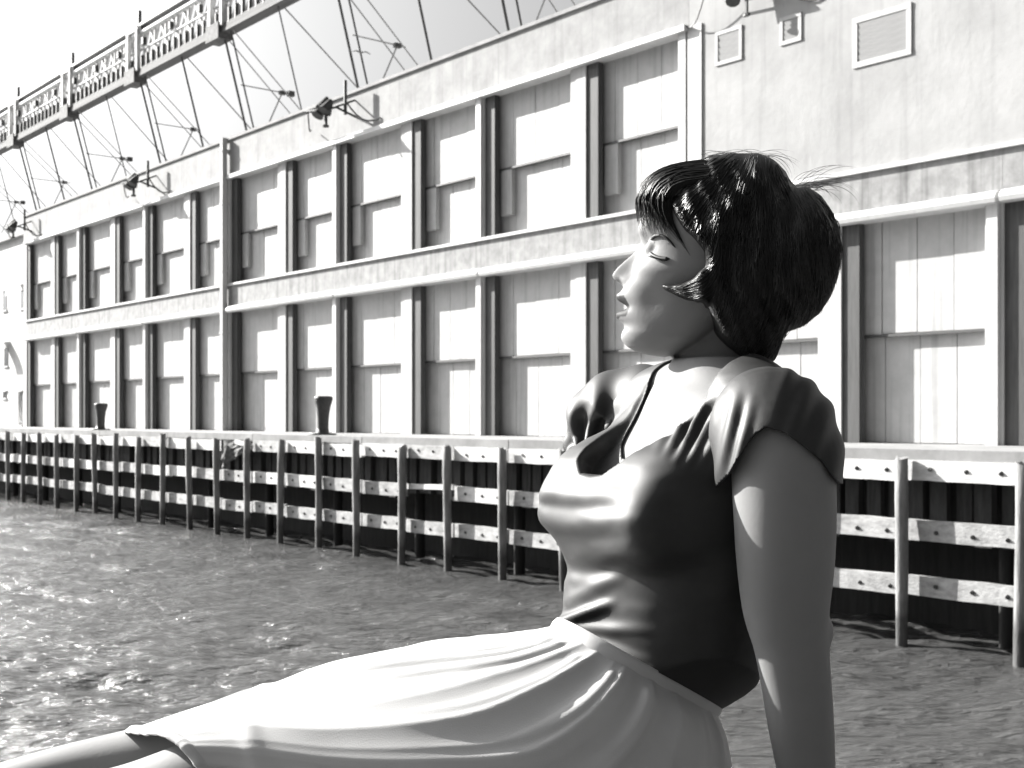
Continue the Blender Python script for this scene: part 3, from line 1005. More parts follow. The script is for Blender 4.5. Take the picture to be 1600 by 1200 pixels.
# near arm, straight, weight on the hand
arm_pts = [(1211, 676, 1.28), (1222, 720, 1.262), (1226, 800, AY), (1227, 880, AY), (1228, 950, AY), (1236, 1005, AY), (1243, 1060, 1.258), (1251, 1130, 1.262), (1260, 1210, 1.268), (1266, 1300, 1.275), (1268, 1372, 1.28)]
arm_r = [.048, .0505, .0500, .0475, .0425, .0370, .0345, .0325, .0285, .0240, .0215]
body.chain([IP(*p) for p in arm_pts], arm_r, n=36)
body.chain([IP(1250, 950, AY + .005), IP(1264, 986, AY + .005), IP(1256, 1016, AY + .005)], [.017, .0245, .016])
def hand(wrist, fwd, side, scale=1.0):
    """open hand pressed on the timber: palm plus five separate bent fingers"""
    wr = np.array(tuple(wrist)); fwd = np.array(fwd, float); fwd /= np.linalg.norm(fwd)
    side = np.array(side, float); side -= fwd * side.dot(fwd); side /= np.linalg.norm(side)
    up = np.array((0, 0, 1.0)); base = SEAT + .013
    def P(f, s, z): q = wr + fwd * f + side * s; q[2] = z; return q
    w0 = wr.copy()
    body.chain([w0, P(.015, 0, base + .030), P(.045, 0, base + .012)], [.0215, .021, .017])
    for s in (-.024, -.008, .008, .024):
        body.chain([P(.012, s * .5, base + .02), P(.05, s * .85, base + .010), P(.082, s, base + .004)], [.016, .0135, .0105])
    for s, L in ((-.029, .068), (-.0095, .078), (.0105, .072), (.029, .056)):
        d = s * .45
        body.chain([P(.078, s, base + .004), P(.078 + L * .42, s + d * .5, base + .009), P(.078 + L * .74, s + d * .8, base + .002), P(.078 + L, s + d, base - .004)], [.0098, .009, .0085, .0072], n=14)
    body.chain([P(.018, -.018, base + .012), P(.040, -.046, base + .006), P(.066, -.064, base + .002), P(.088, -.070, base - .003)], [.014, .0115, .0100, .0082], n=14)
hand(IP(1268, 1372, 1.28), (.75, -.45, 0), (.45, .75, 0))
# far arm goes back behind the body
far = [SHF, IP(1010, 800, 1.655), IP(1055, 960, 1.675), IP(1052, 1130, 1.665), IP(1050, 1235, 1.655)]
body.chain(far, [.046, .045, .037, .030, .0215], n=28)
hand(IP(1050, 1235, 1.655), (.6, .6, 0), (-.6, .6, 0))
# legs stretched to the left
def leg(Y, dx, dz):
    hip = np.array((.125 + dx, Y, .245)); knee = np.array((-.268 + dx, Y - .02, .283 + dz)); ank = np.array((-.655 + dx, Y - .03, .205))
    m1 = hip * .5 + knee * .5; m2 = knee * .66 + ank * .34 + np.array((0, 0, -.012))
    m3 = knee * .3 + ank * .7
    body.chain([hip, m1, knee, m2, m3, ank], [.088, .074, .054, .053, .040, .034], n=32)
    heel = ank + np.array((-.012, 0, -.030)); toe = ank + np.array((-.165, -.01, .03))
    body.chain([heel, ank + np.array((-.06, -.003, .0)), ank + np.array((-.12, -.006, .012)), toe], [.031, .031, .029, .016])
leg(1.352, 0, 0); leg(1.535, .01, .012)
bme = fuse(body, .0022, 2)
bme.name = 'person'
co = get_co(bme)
# soften everything below the neck, keep the face crisp
ed = np.empty(len(bme.edges) * 2, dtype=np.int32); bme.edges.foreach_get('vertices', ed); ed = ed.reshape(-1, 2)
wgt = sm(co[:, 2], .74, .70)[:, None] * .6
val = np.bincount(ed.ravel(), minlength=len(co))[:, None]
for it in range(14):
    acc = np.stack([np.bincount(ed[:, 0], co[ed[:, 1], k], len(co)) + np.bincount(ed[:, 1], co[ed[:, 0], k], len(co)) for k in range(3)], 1)
    co = co + wgt * (acc / np.maximum(val, 1) - co)
co = cinch(co, .006, 1.308)
set_co(bme, co)
rel = co - HO
hF, hU, hL = rel @ HF, rel @ HU, rel @ HL
al = np.abs(hL)
lip_up = (hU > -.0705) & (hU < -.0575 - .25 * al + .0015 * np.cos(al * 300)); lip_dn = (hU > -.0905 + .3 * al) & (hU <= -.0705)
lipm = ((lip_up | lip_dn) & (al < .0235) & (hF > -.012)).astype(float)
at = bme.attributes.new('lip', 'FLOAT', 'POINT'); at.data.foreach_set('value', lipm)
bme.materials.clear(); bme.materials.append(M_skin); smooth_all(bme)
person = bpy.data.objects.new('person', bme); link(person)
tag(person, 'person in black satin top and white skirt leaning back on one straight arm, chin raised', 'person')
bvh = BVHTree.FromPolygons([tuple(v) for v in co], [tuple(p.vertices) for p in bme.polygons])

# ---- brows and lashes laid on the face
def ribbon(name, pts2, w0, w1, lift, both=True, sub=10, m=M_lash, parent=person, jit=0.0):
    for sg in ((1, -1) if both else (1,)):
        sp = Soup(); P = []
        t = np.linspace(0, len(pts2) - 1, sub * (len(pts2) - 1) + 1)
        Fq = catmull([p[0] for p in pts2], t); Uq = catmull([p[1] for p in pts2], t)
        for a, b in zip(Fq, Uq):
            o = Vector(H(a, b, sg * .2)); hit = bvh.ray_cast(o, Vector(tuple(-HL * sg)))
            if hit[0] is None: continue
            P.append(hit[0] + hit[1] * lift)
        if len(P) < 4: continue
        k = np.linspace(0, 1, len(P))
        r = w0 + (w1 - w0) * k; r *= np.clip(np.minimum(k, 1 - k) * 6 + .25, 0, 1)
        sp.chain(P, r, n=8, sub=1)
        mesh_obj(name, np.vstack(sp.V), sp.F, m, parent, True)
def px_FU(x, y, dep=YH - .045):
    """face-plane coordinates of a photo point on the near side of the face"""
    p = np.array(tuple(IP(x, y, dep))) - HO
    return p @ HF, p @ HU
ribbon('eyebrow', [px_FU(*p) for p in ((1016, 374), (1028, 370), (1042, 373), (1053, 382), (1062, 392))], .0022, .0011, .0004)
ribbon('lash_line', [px_FU(*p) for p in ((1015, 394), (1022, 400), (1032, 405), (1043, 408), (1052, 409))], .0019, .0026, .0003)
# separate lashes
for i in range(9):
    a = .25 + .08 * i
    x = 1015 + 37 * a; y = 394 + 15 * a ** .75
    F0, U0 = px_FU(x, y)
    for sg in (1, -1):
        hit = bvh.ray_cast(Vector(H(F0, U0, sg * .2)), Vector(tuple(-HL * sg)))
        if hit[0] is None: continue
        p0 = np.array(hit[0]); p1 = p0 + HF * .004 + HL * sg * .003 - HU * .003; p2 = p1 + HF * .002 + HL * sg * .002 + HU * .0004
        sp = Soup(); sp.chain([p0, p1, p2], [.0005, .0004, .0002], n=5, sub=3)
        mesh_obj('eyelash', np.vstack(sp.V), sp.F, M_lash, person, True)

# ---- blouse -------------------------------------------------------------------------
bl = Soup()
bl.grid(torso_rings(.010, z0=.30, z1=.70))
bust(bl, .004)
c_, f_, l_, v_ = torso_axes(.548)
bl.ball(c_ + f_ * .052 + np.array((0, 0, .006)), (.06, .06, .07))
cu_ = torso_axes(.603)[0]
bl.chain([cu_ + f_ * .040 + l_ * .03, c_ + f_ * .080 + l_ * .03], [.050, .052])
bl.chain([cu_ + f_ * .040 - l_ * .035, c_ + f_ * .080 - l_ * .035], [.050, .052])
bl.chain([c_ + f_ * .084 + l_ * .07, c_ + f_ * .082 - l_ * .07], [.044, .044])
bl.chain([IP(1128, 610, 1.44), IP(1168, 628, 1.36), SHN], [.045, .050, .050])
bl.chain([IP(1100, 608, 1.46), IP(1045, 632, 1.53), SHF], [.040, .050, .052])
blm = fuse(bl, .0028, 18)
co = get_co(blm)
# taut cloth: across the front each level is stretched straight from breast to breast
def hull2(P):
    P = P[np.lexsort((P[:, 1], P[:, 0]))]
    def half(Q):
        h = []
        for p in Q:
            while len(h) > 1 and (h[-1][0] - h[-2][0]) * (p[1] - h[-2][1]) - (h[-1][1] - h[-2][1]) * (p[0] - h[-2][0]) <= 0: h.pop()
            h.append(p)
        return h[:-1]
    return np.array(half(list(P)) + half(list(P[::-1])))
r0 = R(29); f2 = np.array((-math.cos(r0), -math.sin(r0))); l2 = np.array((math.sin(r0), -math.cos(r0)))
new = co.copy()
zs = np.arange(.44, .685, .004)
tabA = []
angs = np.linspace(-math.pi, math.pi, 361)
for z in zs:
    sel = np.abs(co[:, 2] - z) < .005
    c2 = torso_axes(z)[0][:2]
    q = co[sel][:, :2] - c2
    fl = np.stack([q @ f2, q @ l2], 1); fl = fl[np.abs(fl[:, 1]) < .145]
    h = hull2(fl); hh = np.vstack([h, h[:1]])
    rad = np.zeros(361)
    for a, b in zip(hh[:-1], hh[1:]):
        e = b - a; den = np.cos(angs) * e[1] - np.sin(angs) * e[0]
        with np.errstate(divide='ignore', invalid='ignore'):
            t = (a[0] * e[1] - a[1] * e[0]) / den
            u_ = np.where(np.abs(e[0]) > np.abs(e[1]), (t * np.cos(angs) - a[0]) / e[0], (t * np.sin(angs) - a[1]) / e[1])
        ok = (t > 0) & (u_ >= -.001) & (u_ <= 1.001)
        rad = np.where(ok & (t > rad), t, rad)
    tabA.append(rad)
tabA = np.array(tabA)
for _ in range(6): tabA[1:-1] = .5 * tabA[1:-1] + .25 * (tabA[2:] + tabA[:-2])
for _ in range(10): tabA = .5 * tabA + .25 * (np.roll(tabA, 1, 1) + np.roll(tabA, -1, 1))
cc = np.stack([np.interp(co[:, 2], TS[:, 0], (TS[:, 1] - 800) / 2000 * YT), np.full(len(co), YT)], 1)
q = co[:, :2] - cc; qf, ql = q @ f2, q @ l2
r_ = np.hypot(qf, ql); a_ = np.arctan2(ql, qf)
zi = np.clip((co[:, 2] - zs[0]) / .004, 0, len(zs) - 1.001); i0 = zi.astype(int); fz = zi - i0
ai = np.clip((a_ + math.pi) / (2 * math.pi) * 360, 0, 359.999); j0 = ai.astype(int); fa = ai - j0
rh = (tabA[i0, j0] * (1 - fa) + tabA[i0, j0 + 1] * fa) * (1 - fz) + (tabA[i0 + 1, j0] * (1 - fa) + tabA[i0 + 1, j0 + 1] * fa) * fz
wz = sm(co[:, 2], .45, .50) * sm(co[:, 2], .66, .622) * sm(np.abs(a_), 1.75, 1.35) * (r_ < .2)
k = 1 + wz * np.maximum(rh / np.maximum(r_, 1e-4) - 1, 0)
co[:, :2] = cc + q * k[:, None]
ed = np.empty(len(blm.edges) * 2, dtype=np.int32); blm.edges.foreach_get('vertices', ed); ed = ed.reshape(-1, 2)
val = np.bincount(ed.ravel(), minlength=len(co))[:, None]
for it in range(16):
    acc = np.stack([np.bincount(ed[:, 0], co[ed[:, 1], q_], len(co)) + np.bincount(ed[:, 1], co[ed[:, 0], q_], len(co)) for q_ in range(3)], 1)
    co = co + .6 * (acc / np.maximum(val, 1) - co)
set_co(blm, co)
no = get_no(blm)
px, py = to_px(co)
d = np.zeros(len(co))
front = np.clip(-(no @ np.array((.75, .6, 0))), 0, 1)
d += .0024 * np.sin(2 * math.pi * (py - .06 * (px - 900) + 6 * np.sin(px / 38)) / 50) * sm(px, 995, 940) * sm(py, 745, 790) * sm(py, 930, 880)
# gathers below the near shoulder strap
qx = (px - 1112) * .87 + (py - 612) * .50; qy = -(px - 1112) * .50 + (py - 612) * .87
d += .0042 * np.sin(2 * math.pi * qx / 19 + .6 * np.sin(qy / 23)) * np.exp(-(qx / 34) ** 2) * sm(qy, 0, 25) * sm(qy, 135, 60) * (no[:, 1] < .2)
# pulled folds to the waist knot
for (x0, y0, x1, y1, w, amp) in ((878, 974, 968, 938, 8, .009), (884, 978, 1040, 990, 9, .003), (890, 940, 985, 892, 11, .003), (900, 985, 1060, 1062, 9, .002)):
    ln = math.hypot(x1 - x0, y1 - y0); ux, uy = (x1 - x0) / ln, (y1 - y0) / ln
    al_ = (px - x0) * ux + (py - y0) * uy; pe = -(px - x0) * uy + (py - y0) * ux
    d += amp * np.exp(-(pe / w) ** 2) * sm(al_, -14, 10) * sm(al_, ln + 4, ln * .45) * (no[:, 1] < .35)
nz = np.array([noise.noise(Vector(tuple(p * 14))) for p in co]); d += .0018 * nz + .0007 * np.array([noise.noise(Vector((p[0] * 30, p[1] * 30, p[2] * 90))) for p in co])
co = cinch(co + no * d[:, None], .001)
set_co(blm, co)
px, py = to_px(co)
# neckline: a plane sloping from the breastbone up to the nape
nb = np.array(tuple(IP(1106, 640, 1.43)))
fc = (co - nb) @ np.array((-math.cos(R(24)), -math.sin(R(24)), 0)); lt = np.abs((co - nb) @ np.array((math.sin(R(24)), -math.cos(R(24)), 0)))
zf = np.interp(lt, [0, .02, .04, .055, .07, .085, .10], [.612, .614, .628, .650, .680, .715, .80])
zb = np.interp(lt, [0, .05, .075, .09], [.712, .715, .735, .82])
zn = zb + (zf - zb) * sm(fc, -.02, .02)
# the neckline lies close on the skin
wn = sm(lt, .085, .07) * sm(zn - co[:, 2], .018, .002) * (zn - co[:, 2] > -.02)
for i in np.nonzero(wn > .01)[0]:
    hit = bvh.find_nearest(Vector(tuple(co[i])))
    if hit[0] is not None:
        co[i] += wn[i] * (np.array(hit[0] + hit[1] * .0028) - co[i])
set_co(blm, co)
cut(blm, np.maximum(co[:, 2] - zn, -.010 - (co - WCEN) @ WUP))
blm.materials.clear(); blm.materials.append(M_satin); smooth_all(blm)
blouse = bpy.data.objects.new('blouse', blm); link(blouse, person)
m_ = blouse.modifiers.new('thickness', 'SOLIDIFY'); m_.thickness = .0022; m_.offset = 0

def finish_sleeve(sp, fn, hem, vox=.0026, smi=6):
    me_ = fuse(sp, vox, smi)
    co = get_co(me_); no = get_no(me_); px, py = to_px(co)
    co = co + no * fn(px, py, co, no)[:, None]
    set_co(me_, co); px, py = to_px(co)
    cut(me_, hem(px, py, co))
    me_.materials.clear(); me_.materials.append(M_satin); smooth_all(me_)
    o = bpy.data.objects.new('sleeve', me_); link(o, blouse)
    m_ = o.modifiers.new('thickness', 'SOLIDIFY'); m_.thickness = .0022; m_.offset = 0
    return o
sp = Soup()
sp.chain([IP(1190, 648, 1.330), IP(1203, 662, 1.298), IP(1214, 705, 1.272), IP(1219, 765, 1.262), IP(1221, 805, 1.262)], [.044, .0600, .0630, .0605, .0590], n=40)
def fn_near(px, py, co, no):
    q = px - 1140 + (py - 640) * .25
    return (.0022 * np.sin(2 * math.pi * q / 27) * np.exp(-((px - 1145) / 28) ** 2) * sm(py, 600, 650)
            + .0016 * np.sin(2 * math.pi * (px + .4 * py) / 44) * sm(px, 1190, 1260) + .0015 * np.array([noise.noise(Vector(tuple(p * 22))) for p in co]))
hx = [1120, 1140, 1152, 1165, 1180, 1197, 1225, 1260, 1285, 1300, 1312]
hy = [760, 740, 718, 698, 678, 667, 675, 700, 722, 744, 756]
finish_sleeve(sp, fn_near, lambda px, py, co: py - np.interp(px, hx, hy))
sp = Soup()
sp.chain([IP(1042, 622, 1.54), IP(1000, 640, 1.585), IP(965, 660, 1.605), IP(944, 690, 1.60), IP(934, 712, 1.585)], [.040, .056, .062, .054, .036], n=40)
KN = (912, 738)
def fn_far(px, py, co, no):
    ang = np.arctan2(py - KN[1], px - KN[0]); rr = np.hypot(px - KN[0], py - KN[1])
    return .0046 * np.sin(ang * 17 + .7 * np.sin(rr / 30)) * sm(rr, 8, 40) * sm(rr, 170, 70) + .0012 * np.sin(px / 9 + py / 14)
finish_sleeve(sp, fn_far, lambda px, py, co: py - 742)
# gathered knot where the sleeve is tied to the neckline
sp = Soup()
kb = IP(916, 733, 1.50)
rn = random.Random(5)
sp.chain([IP(897, 752, 1.50), IP(912, 736, 1.49), IP(930, 722, 1.49), IP(938, 710, 1.50)], [.009, .012, .014, .009], n=14)
for k in range(9):
    a = rn.uniform(-2.4, .6); L = rn.uniform(14, 30)
    sp.chain([IP(914, 732, 1.492), IP(916 + L * .5 * math.cos(a), 732 + L * .5 * math.sin(a), 1.484), IP(918 + L * math.cos(a), 732 + L * math.sin(a), 1.497)], [.008, .0055, .0032], n=9)
knm = fuse(sp, .0016, 1)
knm.materials.clear(); knm.materials.append(M_satin); smooth_all(knm)
link(bpy.data.objects.new('tie_knot', knm), blouse)

# ---- skirt ----------------------------------------------------------------------------
def zy(z, Y): return 651 + (CAMZ - z) * 2000 / Y
rings4 = [   # top/front, near, bottom/back, far
    [(874, 984, 1.375), (1032, 1071, 1.315), (1106, 1110, 1.49), (935, 1030, 1.545)],
    [(812, 997, 1.40), (1028, 1115, 1.268), (1113, 1160, 1.49), (890, 1052, 1.61)],
    [(735, 1009, 1.41), (990, 1185, 1.228), (1122, 1270, 1.48), (820, 1085, 1.66)],
    [(650, 1021, 1.42), (905, 1245, 1.205), (1105, zy(.15, 1.46), 1.46), (750, 1110, 1.67)],
    [(540, 1042, 1.42), (720, 1250, 1.205), (800, zy(.146, 1.44), 1.44), (620, 1125, 1.67)],
    [(455, 1068, 1.42), (560, 1240, 1.225), (600, zy(.146, 1.42), 1.42), (500, 1135, 1.66)],
    [(392, 1089, 1.42), (440, 1222, 1.255), (470, zy(.146, 1.42), 1.42), (420, 1150, 1.635)],
    [(300, 1118, 1.42), (372, 1212, 1.275), (400, zy(.148, 1.42), 1.42), (320, 1175, 1.61)],
    [(206, 1148, 1.42), (318, 1206, 1.285), (350, zy(.150, 1.42), 1.42), (232, 1195, 1.60)]]
RP = np.array([[tuple(IP(*p)) for p in r] for r in rings4])            # k x 4 x 3
nk, nj = 150, 420
tk = np.linspace(0, len(RP) - 1, nk)
K4 = np.stack([[catmull(RP[:, q, c], tk) for c in range(3)] for q in range(4)], 0)   # 4 x 3 x nk
ph = np.linspace(0, 2 * math.pi, nj, endpoint=False)
C0 = K4.mean(0)                                        # trigonometric ring through four points
A1 = (K4[0] - K4[2]) / 2; B1 = (K4[1] - K4[3]) / 2; A2 = (K4[0] - K4[1] + K4[2] - K4[3]) / 4
G = (C0[:, :, None] + A1[:, :, None] * np.cos(ph) + B1[:, :, None] * np.sin(ph) + A2[:, :, None] * np.cos(2 * ph)).transpose(1, 2, 0)  # nk x nj x 3
dk = np.gradient(G, axis=0); dj = np.gradient(G, axis=1)
Nn = np.cross(dj, dk); Nn /= np.linalg.norm(Nn, axis=2)[:, :, None] + 1e-9
if ((G[:, :, :] - C0.T[:, None, :]) * Nn).sum() < 0: Nn = -Nn
s_ = np.linspace(0, 1, nk)[:, None]
php = ph[None, :] + .05 * np.sin(3 * ph[None, :] + 1) + .06 * np.sin(4.0 * s_ + 2 * ph[None, :])
rdg = lambda x: 1 - 2 * np.abs(np.sin(x / 2)) ** .75
pl = rdg(22 * php) * (.6 + .4 * np.sin(5 * php + 1)) + .6 * rdg(35 * php + 1.3) * (.5 + .5 * np.sin(3 * php)) + .3 * np.sin(11 * php + .4)
amp = np.interp(s_, [0, .02, .12, .3, .5, .75, 1], [.0, .0010, .0042, .0040, .0014, .0006, .0008])
nearw = .55 + .45 * np.cos(ph[None, :] - math.pi * .45)
D = amp * pl * (.45 + .75 * np.clip(nearw, 0, 1))
# taut lengthwise folds along the top of the thigh
for a0, a1, w, am, s0, s1 in ((.10, .05, .028, .0045, .03, .75), (.26, .20, .024, .0040, .03, .62), (.46, .40, .028, .0038, .03, .58), (-.12, -.10, .03, .003, .03, .8), (.70, .95, .035, .003, .05, .5), (1.05, 1.25, .035, .0035, .04, .42), (1.40, 1.5, .03, .0035, .04, .40)):
    cen = a0 + (a1 - a0) * s_ + .03 * np.sin(7 * s_)
    D = D + am * np.exp(-((ph[None, :] - cen) / w) ** 2) * sm(s_, s0, s0 + .06) * sm(s_, s1, s1 - .22)
    D = D + am * np.exp(-((ph[None, :] - 2 * math.pi - cen) / w) ** 2) * sm(s_, s0, s0 + .06) * sm(s_, s1, s1 - .22)
# cross creases at the knee
D = D + .004 * np.exp(-((s_ - .735 - .06 * np.sin(ph[None, :])) / .026) ** 2) * np.clip(np.cos(ph[None, :] - .2), 0, 1)
D = D + .004 * np.exp(-((s_ - .985) / .012) ** 2)
low = np.array([[noise.noise(Vector((math.cos(a) * 1.3, math.sin(a) * 1.3, k * 5))) for a in ph] for k in s_[:, 0]])
D = D + .004 * low * sm(s_, .05, .25)
G = G + Nn * D[:, :, None]
sk = Soup(); sk.grid(G, cap=False)
skirt = mesh_obj('skirt', np.vstack(sk.V), sk.F, M_skirt, person, True)
m_ = skirt.modifiers.new('thickness', 'SOLIDIFY'); m_.thickness = .003; m_.offset = -1
# waistband
wb = []
ring = G[2]
cen = ring.mean(0)
upn = np.cross(ring[nj // 4] - cen, ring[0] - cen); upn /= np.linalg.norm(upn)
if upn[2] < 0: upn = -upn
base = (C0[:, :, None] + A1[:, :, None] * np.cos(ph) + B1[:, :, None] * np.sin(ph) + A2[:, :, None] * np.cos(2 * ph)).transpose(1, 2, 0)[0]
cb_ = base.mean(0)
out = base - cb_; out /= np.linalg.norm(out, axis=1)[:, None]
wbr = []
for o_, h_ in ((.001, -.012), (.0045, -.011), (.0055, -.002), (.0055, .006), (.0035, .012), (-.002, .012), (-.003, -.011)):
    wbr.append(base + out * o_ + upn * h_)
wbr.append(wbr[0])
sp = Soup(); sp.grid(wbr, cap=False)
mesh_obj('waistband', np.vstack(sp.V), sp.F, M_skirt, skirt, True)

# ---- hair -------------------------------------------------------------------------------
outer = [(1030, 290), (1050, 270), (1085, 252), (1110, 241), (1150, 237), (1185, 238), (1210, 248), (1228, 265), (1241, 292), (1262, 290), (1285, 305), (1302, 330), (1315, 365), (1318, 395), (1312, 430), (1300, 462), (1282, 490), (1258, 510), (1228, 520), (1220, 545), (1212, 566)]
frontl = [(1212, 566), (1175, 572), (1150, 553), (1122, 524), (1110, 499), (1103, 474), (1080, 471), (1060, 465), (1038, 454), (1031, 440), (1040, 443), (1060, 442), (1082, 434), (1097, 418), (1096, 394), (1083, 378), (1067, 366), (1055, 346), (1040, 322), (1030, 290)]
def seg_dist(X, Y, poly):
    dmin = np.full(X.shape, 1e9)
    for (x0, y0), (x1, y1) in zip(poly[:-1], poly[1:]):
        dx, dy = x1 - x0, y1 - y0
        t = np.clip(((X - x0) * dx + (Y - y0) * dy) / (dx * dx + dy * dy), 0, 1)
        dmin = np.minimum(dmin, np.hypot(X - x0 - t * dx, Y - y0 - t * dy))
    return dmin
def inside(X, Y, poly):
    c = np.zeros(X.shape, bool)
    n = len(poly)
    for i in range(n):
        x0, y0 = poly[i]; x1, y1 = poly[(i + 1) % n]
        if y0 == y1: continue
        m = ((y0 > Y) != (y1 > Y)) & (X < (x1 - x0) * (Y - y0) / (y1 - y0) + x0)
        c ^= m
    return c
poly = outer + frontl[1:-1]
HMAX = .092
GX0, GY0, GS = 990, 215, 2.0
gx = np.arange(GX0, 1345, GS); gy = np.arange(GY0, 600, GS)
XX, YY = np.meshgrid(gx, gy)
ins = inside(XX, YY, poly)
do = seg_dist(XX, YY, outer) / 1380; df = seg_dist(XX, YY, frontl) / 1380
def rnd_(d, r, e=2.1): return (1 - (1 - np.clip(d / r, 0, 1)) ** e) ** (1 / e)
# the two lobes: crown and back are parted by a valley running in from the notch
vx, vy = 1241, 292
val = np.exp(-(((XX - vx) * .80 + (YY - vy) * .6) / 13) ** 2) * np.exp(-np.hypot(XX - vx, YY - vy) / 60)
HH = HMAX * rnd_(do, .088) * rnd_(df, np.where((XX < 1108) & (YY > 420) & (YY < 485), .003, .011), 2.0) * (1 - .12 * val)
nar = np.interp(YY, [430, 500, 570], [1.0, .93, .68])
HH = HH * nar * np.where((XX < 1100) & (YY > 425) & (YY < 480), np.interp(XX, [1030, 1100], [.74, 1.0]), 1)
wav = .0030 * np.sin((XX * .75 + YY * .35) / 8.5 + 1.4 * np.sin(YY / 46)) + .0022 * np.sin((XX * .9 - YY * .2) / 4.6 + 2 * np.sin(YY / 31))
HH = np.where(ins, HH + wav * np.clip(HH / .03, 0, 1), 0)
def hlook(x, y):
    fx = (np.asarray(x, float) - GX0) / GS; fy = (np.asarray(y, float) - GY0) / GS
    i = np.clip(fx.astype(int), 0, len(gx) - 2); j = np.clip(fy.astype(int), 0, len(gy) - 2)
    a, b = np.clip(fx - i, 0, 1), np.clip(fy - j, 0, 1)
    return HH[j, i] * (1 - a) * (1 - b) + HH[j, i + 1] * a * (1 - b) + HH[j + 1, i] * (1 - a) * b + HH[j + 1, i + 1] * a * b
def hair_pt(x, y, h, side):
    ctr = YH - (np.asarray(x, float) - 1003) / 1380 * math.tan(YAW) * .8
    Yd = ctr - h
    return np.stack([(np.asarray(x) - 800) / 2000 * (Yd if side > 0 else ctr - h), ctr - side * h, CAMZ - (np.asarray(y) - 651) / 2000 * Yd], -1)
# closed volume: near and far sheets sewn at the outline
idx = -np.ones(ins.shape, int)
ys_, xs_ = np.nonzero(ins)
idx[ys_, xs_] = np.arange(len(xs_))
Pn = hair_pt(XX[ys_, xs_], YY[ys_, xs_], HH[ys_, xs_] + .0005, 1); Pf = hair_pt(XX[ys_, xs_], YY[ys_, xs_], HH[ys_, xs_] + .0005, -1)
nv = len(xs_)
cell = (idx[:-1, :-1] >= 0) & (idx[1:, :-1] >= 0) & (idx[:-1, 1:] >= 0) & (idx[1:, 1:] >= 0)
cy, cx = np.nonzero(cell)
q = np.stack([idx[cy, cx], idx[cy + 1, cx], idx[cy + 1, cx + 1], idx[cy, cx + 1]], 1)
F = [tuple(f) for f in q] + [tuple(f[::-1] + nv) for f in q]
ec = {}
for f in q:
    for a, b in zip(f, np.roll(f, -1)):
        ec[(a, b)] = 1
for (a, b) in list(ec):
    if (b, a) not in ec: F.append((b, a, a + nv, b + nv))
sp = Soup(); sp.add(np.vstack([Pn, Pf]), F)
hm = fuse(sp, .0026, 3)
hm.materials.clear(); hm.materials.append(M_hair); smooth_all(hm)
hair = bpy.data.objects.new('hair', hm); link(hair, person)

def tubes(paths, radii, name, m, parent, n=3):
    """many thin strands in one mesh"""
    V = []; F = []; base = 0
    for P, r in zip(paths, radii):
        P = np.asarray(P); k = len(P)
        T = np.gradient(P, axis=0); T /= np.linalg.norm(T, axis=1)[:, None] + 1e-12
        A = np.cross(T, (0.2, .1, .97)); A /= np.linalg.norm(A, axis=1)[:, None] + 1e-12
        B = np.cross(T, A)
        tp = np.clip(np.linspace(1, 0, k) * 3.0, .15, 1)
        for i in range(n):
            a = 2 * math.pi * i / n
            V.append(P + (r * tp)[:, None] * (math.cos(a) * A + math.sin(a) * B))
        for i in range(n):
            i2 = (i + 1) % n
            for j in range(k - 1):
                F.append((base + i * k + j, base + i2 * k + j, base + i2 * k + j + 1, base + i * k + j + 1))
        base += n * k
    return mesh_obj(name, np.vstack(V), F, m, parent, True)
CR = (1190, 205)
def flow(x, y):
    dx, dy = x - CR[0], y - CR[1]
    L = math.hypot(dx, dy) + 1e-6
    vx, vy = dx / L, dy / L
    # hair falls, then turns under and forward
    fall = min(1, max(0, (y - 300) / 120))
    vx = vx * (1 - .75 * fall); vy = vy + .9 * fall
    low = min(1, max(0, (y - 440) / 70))
    vx -= 1.0 * low * (1 if x > 1130 else .4)
    if x < 1135 and y > 395:
        k = min(1, (1135 - x) / 45); vx -= 1.6 * k; vy = vy * (1 - .75 * k) - (.25 * k if y > 448 else -.15 * k)
    L = math.hypot(vx, vy) + 1e-6
    return vx / L, vy / L
rs = random.Random(11)
paths = []; radii = []
seeds = []
while len(seeds) < 2200:
    k = rs.randrange(nv)
    sx_, sy_ = XX[ys_[k], xs_[k]], YY[ys_[k], xs_[k]]
    if sx_ < 1112 and 420 < sy_ < 485: continue
    seeds.append((sx_, sy_))
for (x, y) in seeds:
    off = rs.uniform(.0002, .0018); ph0 = rs.uniform(0, 6.28); wob = rs.uniform(.05, .28)
    X = []; Yv = []
    L = rs.uniform(45, 130)
    for i in range(12):
        h = float(hlook(x, y))
        if h <= .0005 and i > 2: break
        X.append(x); Yv.append(y)
        a, b = flow(x, y)
        c = wob * math.sin(i * .8 + ph0)
        a, b = a - b * c, b + a * c
        x += a * L / 11; y += b * L / 11
    if len(X) < 5: continue
    h = hlook(np.array(X), np.array(Yv)) + off
    for side in (1, -1):
        paths.append(hair_pt(np.array(X), np.array(Yv), h, side)); radii.append(rs.uniform(.0003, .0007))
o = tubes(paths, radii, 'hair_locks', M_lock, hair); tag(o, kind='stuff')

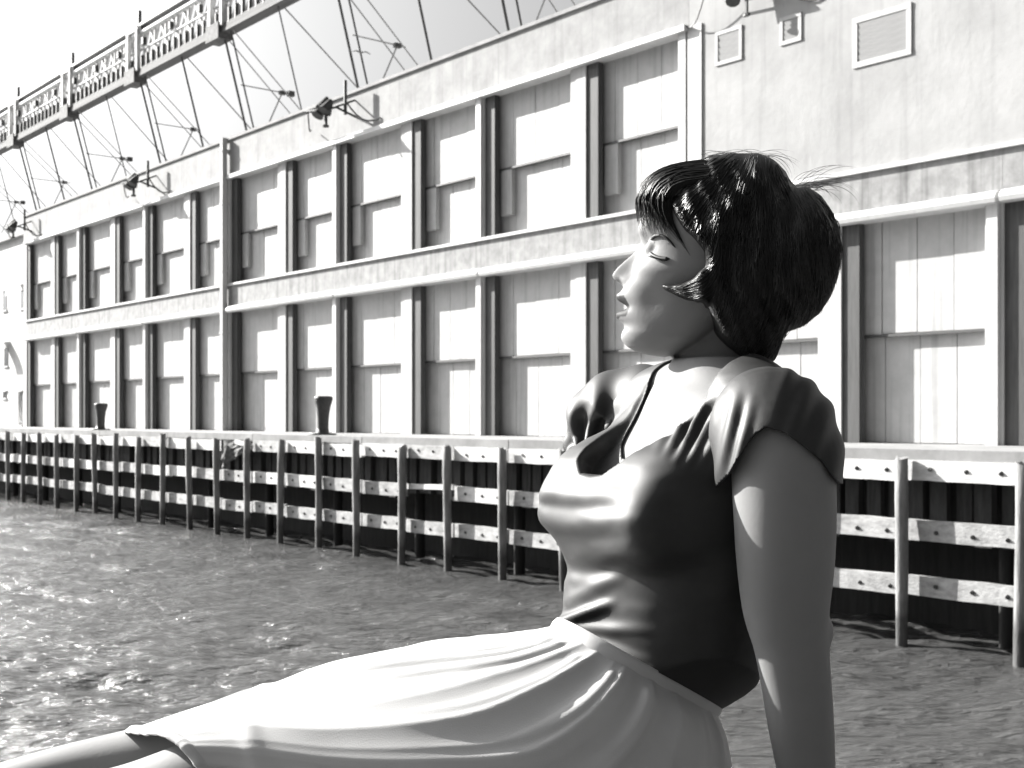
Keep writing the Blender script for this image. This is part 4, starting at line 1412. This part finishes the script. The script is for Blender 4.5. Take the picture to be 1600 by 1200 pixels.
# fringe sweeping over the forehead and temple
paths = []; radii = []
for i in range(640):
    L0 = rs.uniform(-.058, .066) if i < 460 else rs.uniform(.040, .066)
    a = abs(L0) / .066
    U0 = .098 - .03 * a * a + rs.uniform(-.006, .004)
    Ue = (.036 if i < 460 else .026) + rs.uniform(-.007, .010) + .007 * math.sin(L0 * 260) - .026 * a ** 2
    Le = L0 * 1.05 + rs.uniform(-.008, .008)
    def surf(U, L):
        U = min(max(U, -.03), .10); w = float(Wd(np.array([U]))[0]); fw = float(Fw(np.array([U]))[0]); fp = float(Fp(np.array([U]))[0])
        s = min(abs(L) / (w + 1e-6), .995); c = max(0, 1 - s ** 2.25) ** (1 / 2.25)
        return fw + (fp - fw) * c
    lift = rs.uniform(.002, .010)
    n = 12; P = []
    ph0 = rs.uniform(0, 6.28)
    for k in range(n):
        t = k / (n - 1)
        U = U0 + (Ue - U0) * (t ** 1.25); L = L0 + (Le - L0) * t + .004 * math.sin(3 * t + ph0)
        if abs(L) > .064: L = math.copysign(.064, L)
        Fq = surf(U, L) + .002 + lift * math.sin(math.pi * min(1, t * .9 + .08)) * 1.3
        P.append(H(Fq, U + .006 * math.sin(math.pi * t), L))
    paths.append(np.array(P)); radii.append(rs.uniform(.0003, .0008))
# curls flicking forward at the near temple
for sg in (1, -1):
    for i in range(0):
        x0 = rs.uniform(1078, 1104); y0 = rs.uniform(318, 372); L = rs.uniform(22, 44); cv = rs.uniform(.6, 2.2)
        P = []; a = rs.uniform(1.7, 2.4); x, y = x0, y0
        for k in range(9):
            P.append(hair_pt(np.array([x]), np.array([y]), np.array([.058 + .012 * math.sin(k / 8 * 3) + (x - 1070) * .0002]), sg)[0])
            x += math.cos(a) * L / 8; y += math.sin(a) * L / 8; a += cv / 8
        paths.append(np.array(P)); radii.append(rs.uniform(.0005, .0009))
o = tubes(paths, radii, 'fringe', M_hair, hair); tag(o, kind='stuff')
# loose flyaway hairs above crown and back
paths = []; radii = []
for i in range(70):
    if i % 2:
        x, y, a = rs.uniform(1095, 1205), rs.uniform(236, 246), rs.uniform(-.5, .1)
    else:
        x, y, a = rs.uniform(1236, 1275), rs.uniform(282, 300), rs.uniform(-.9, -.2)
    L = rs.uniform(35, 85); cv = rs.uniform(.6, 1.9); lat = rs.uniform(-.03, .03); P = []
    for k in range(12):
        P.append(np.array(tuple(IP(x, y, YH - lat))))
        x += math.cos(a) * L / 11; y += math.sin(a) * L / 11; a += cv / 11
    paths.append(np.array(P)); radii.append(rs.uniform(.00016, .00028))
o = tubes(paths, radii, 'flyaway_hair', M_hair, hair); tag(o, kind='stuff')
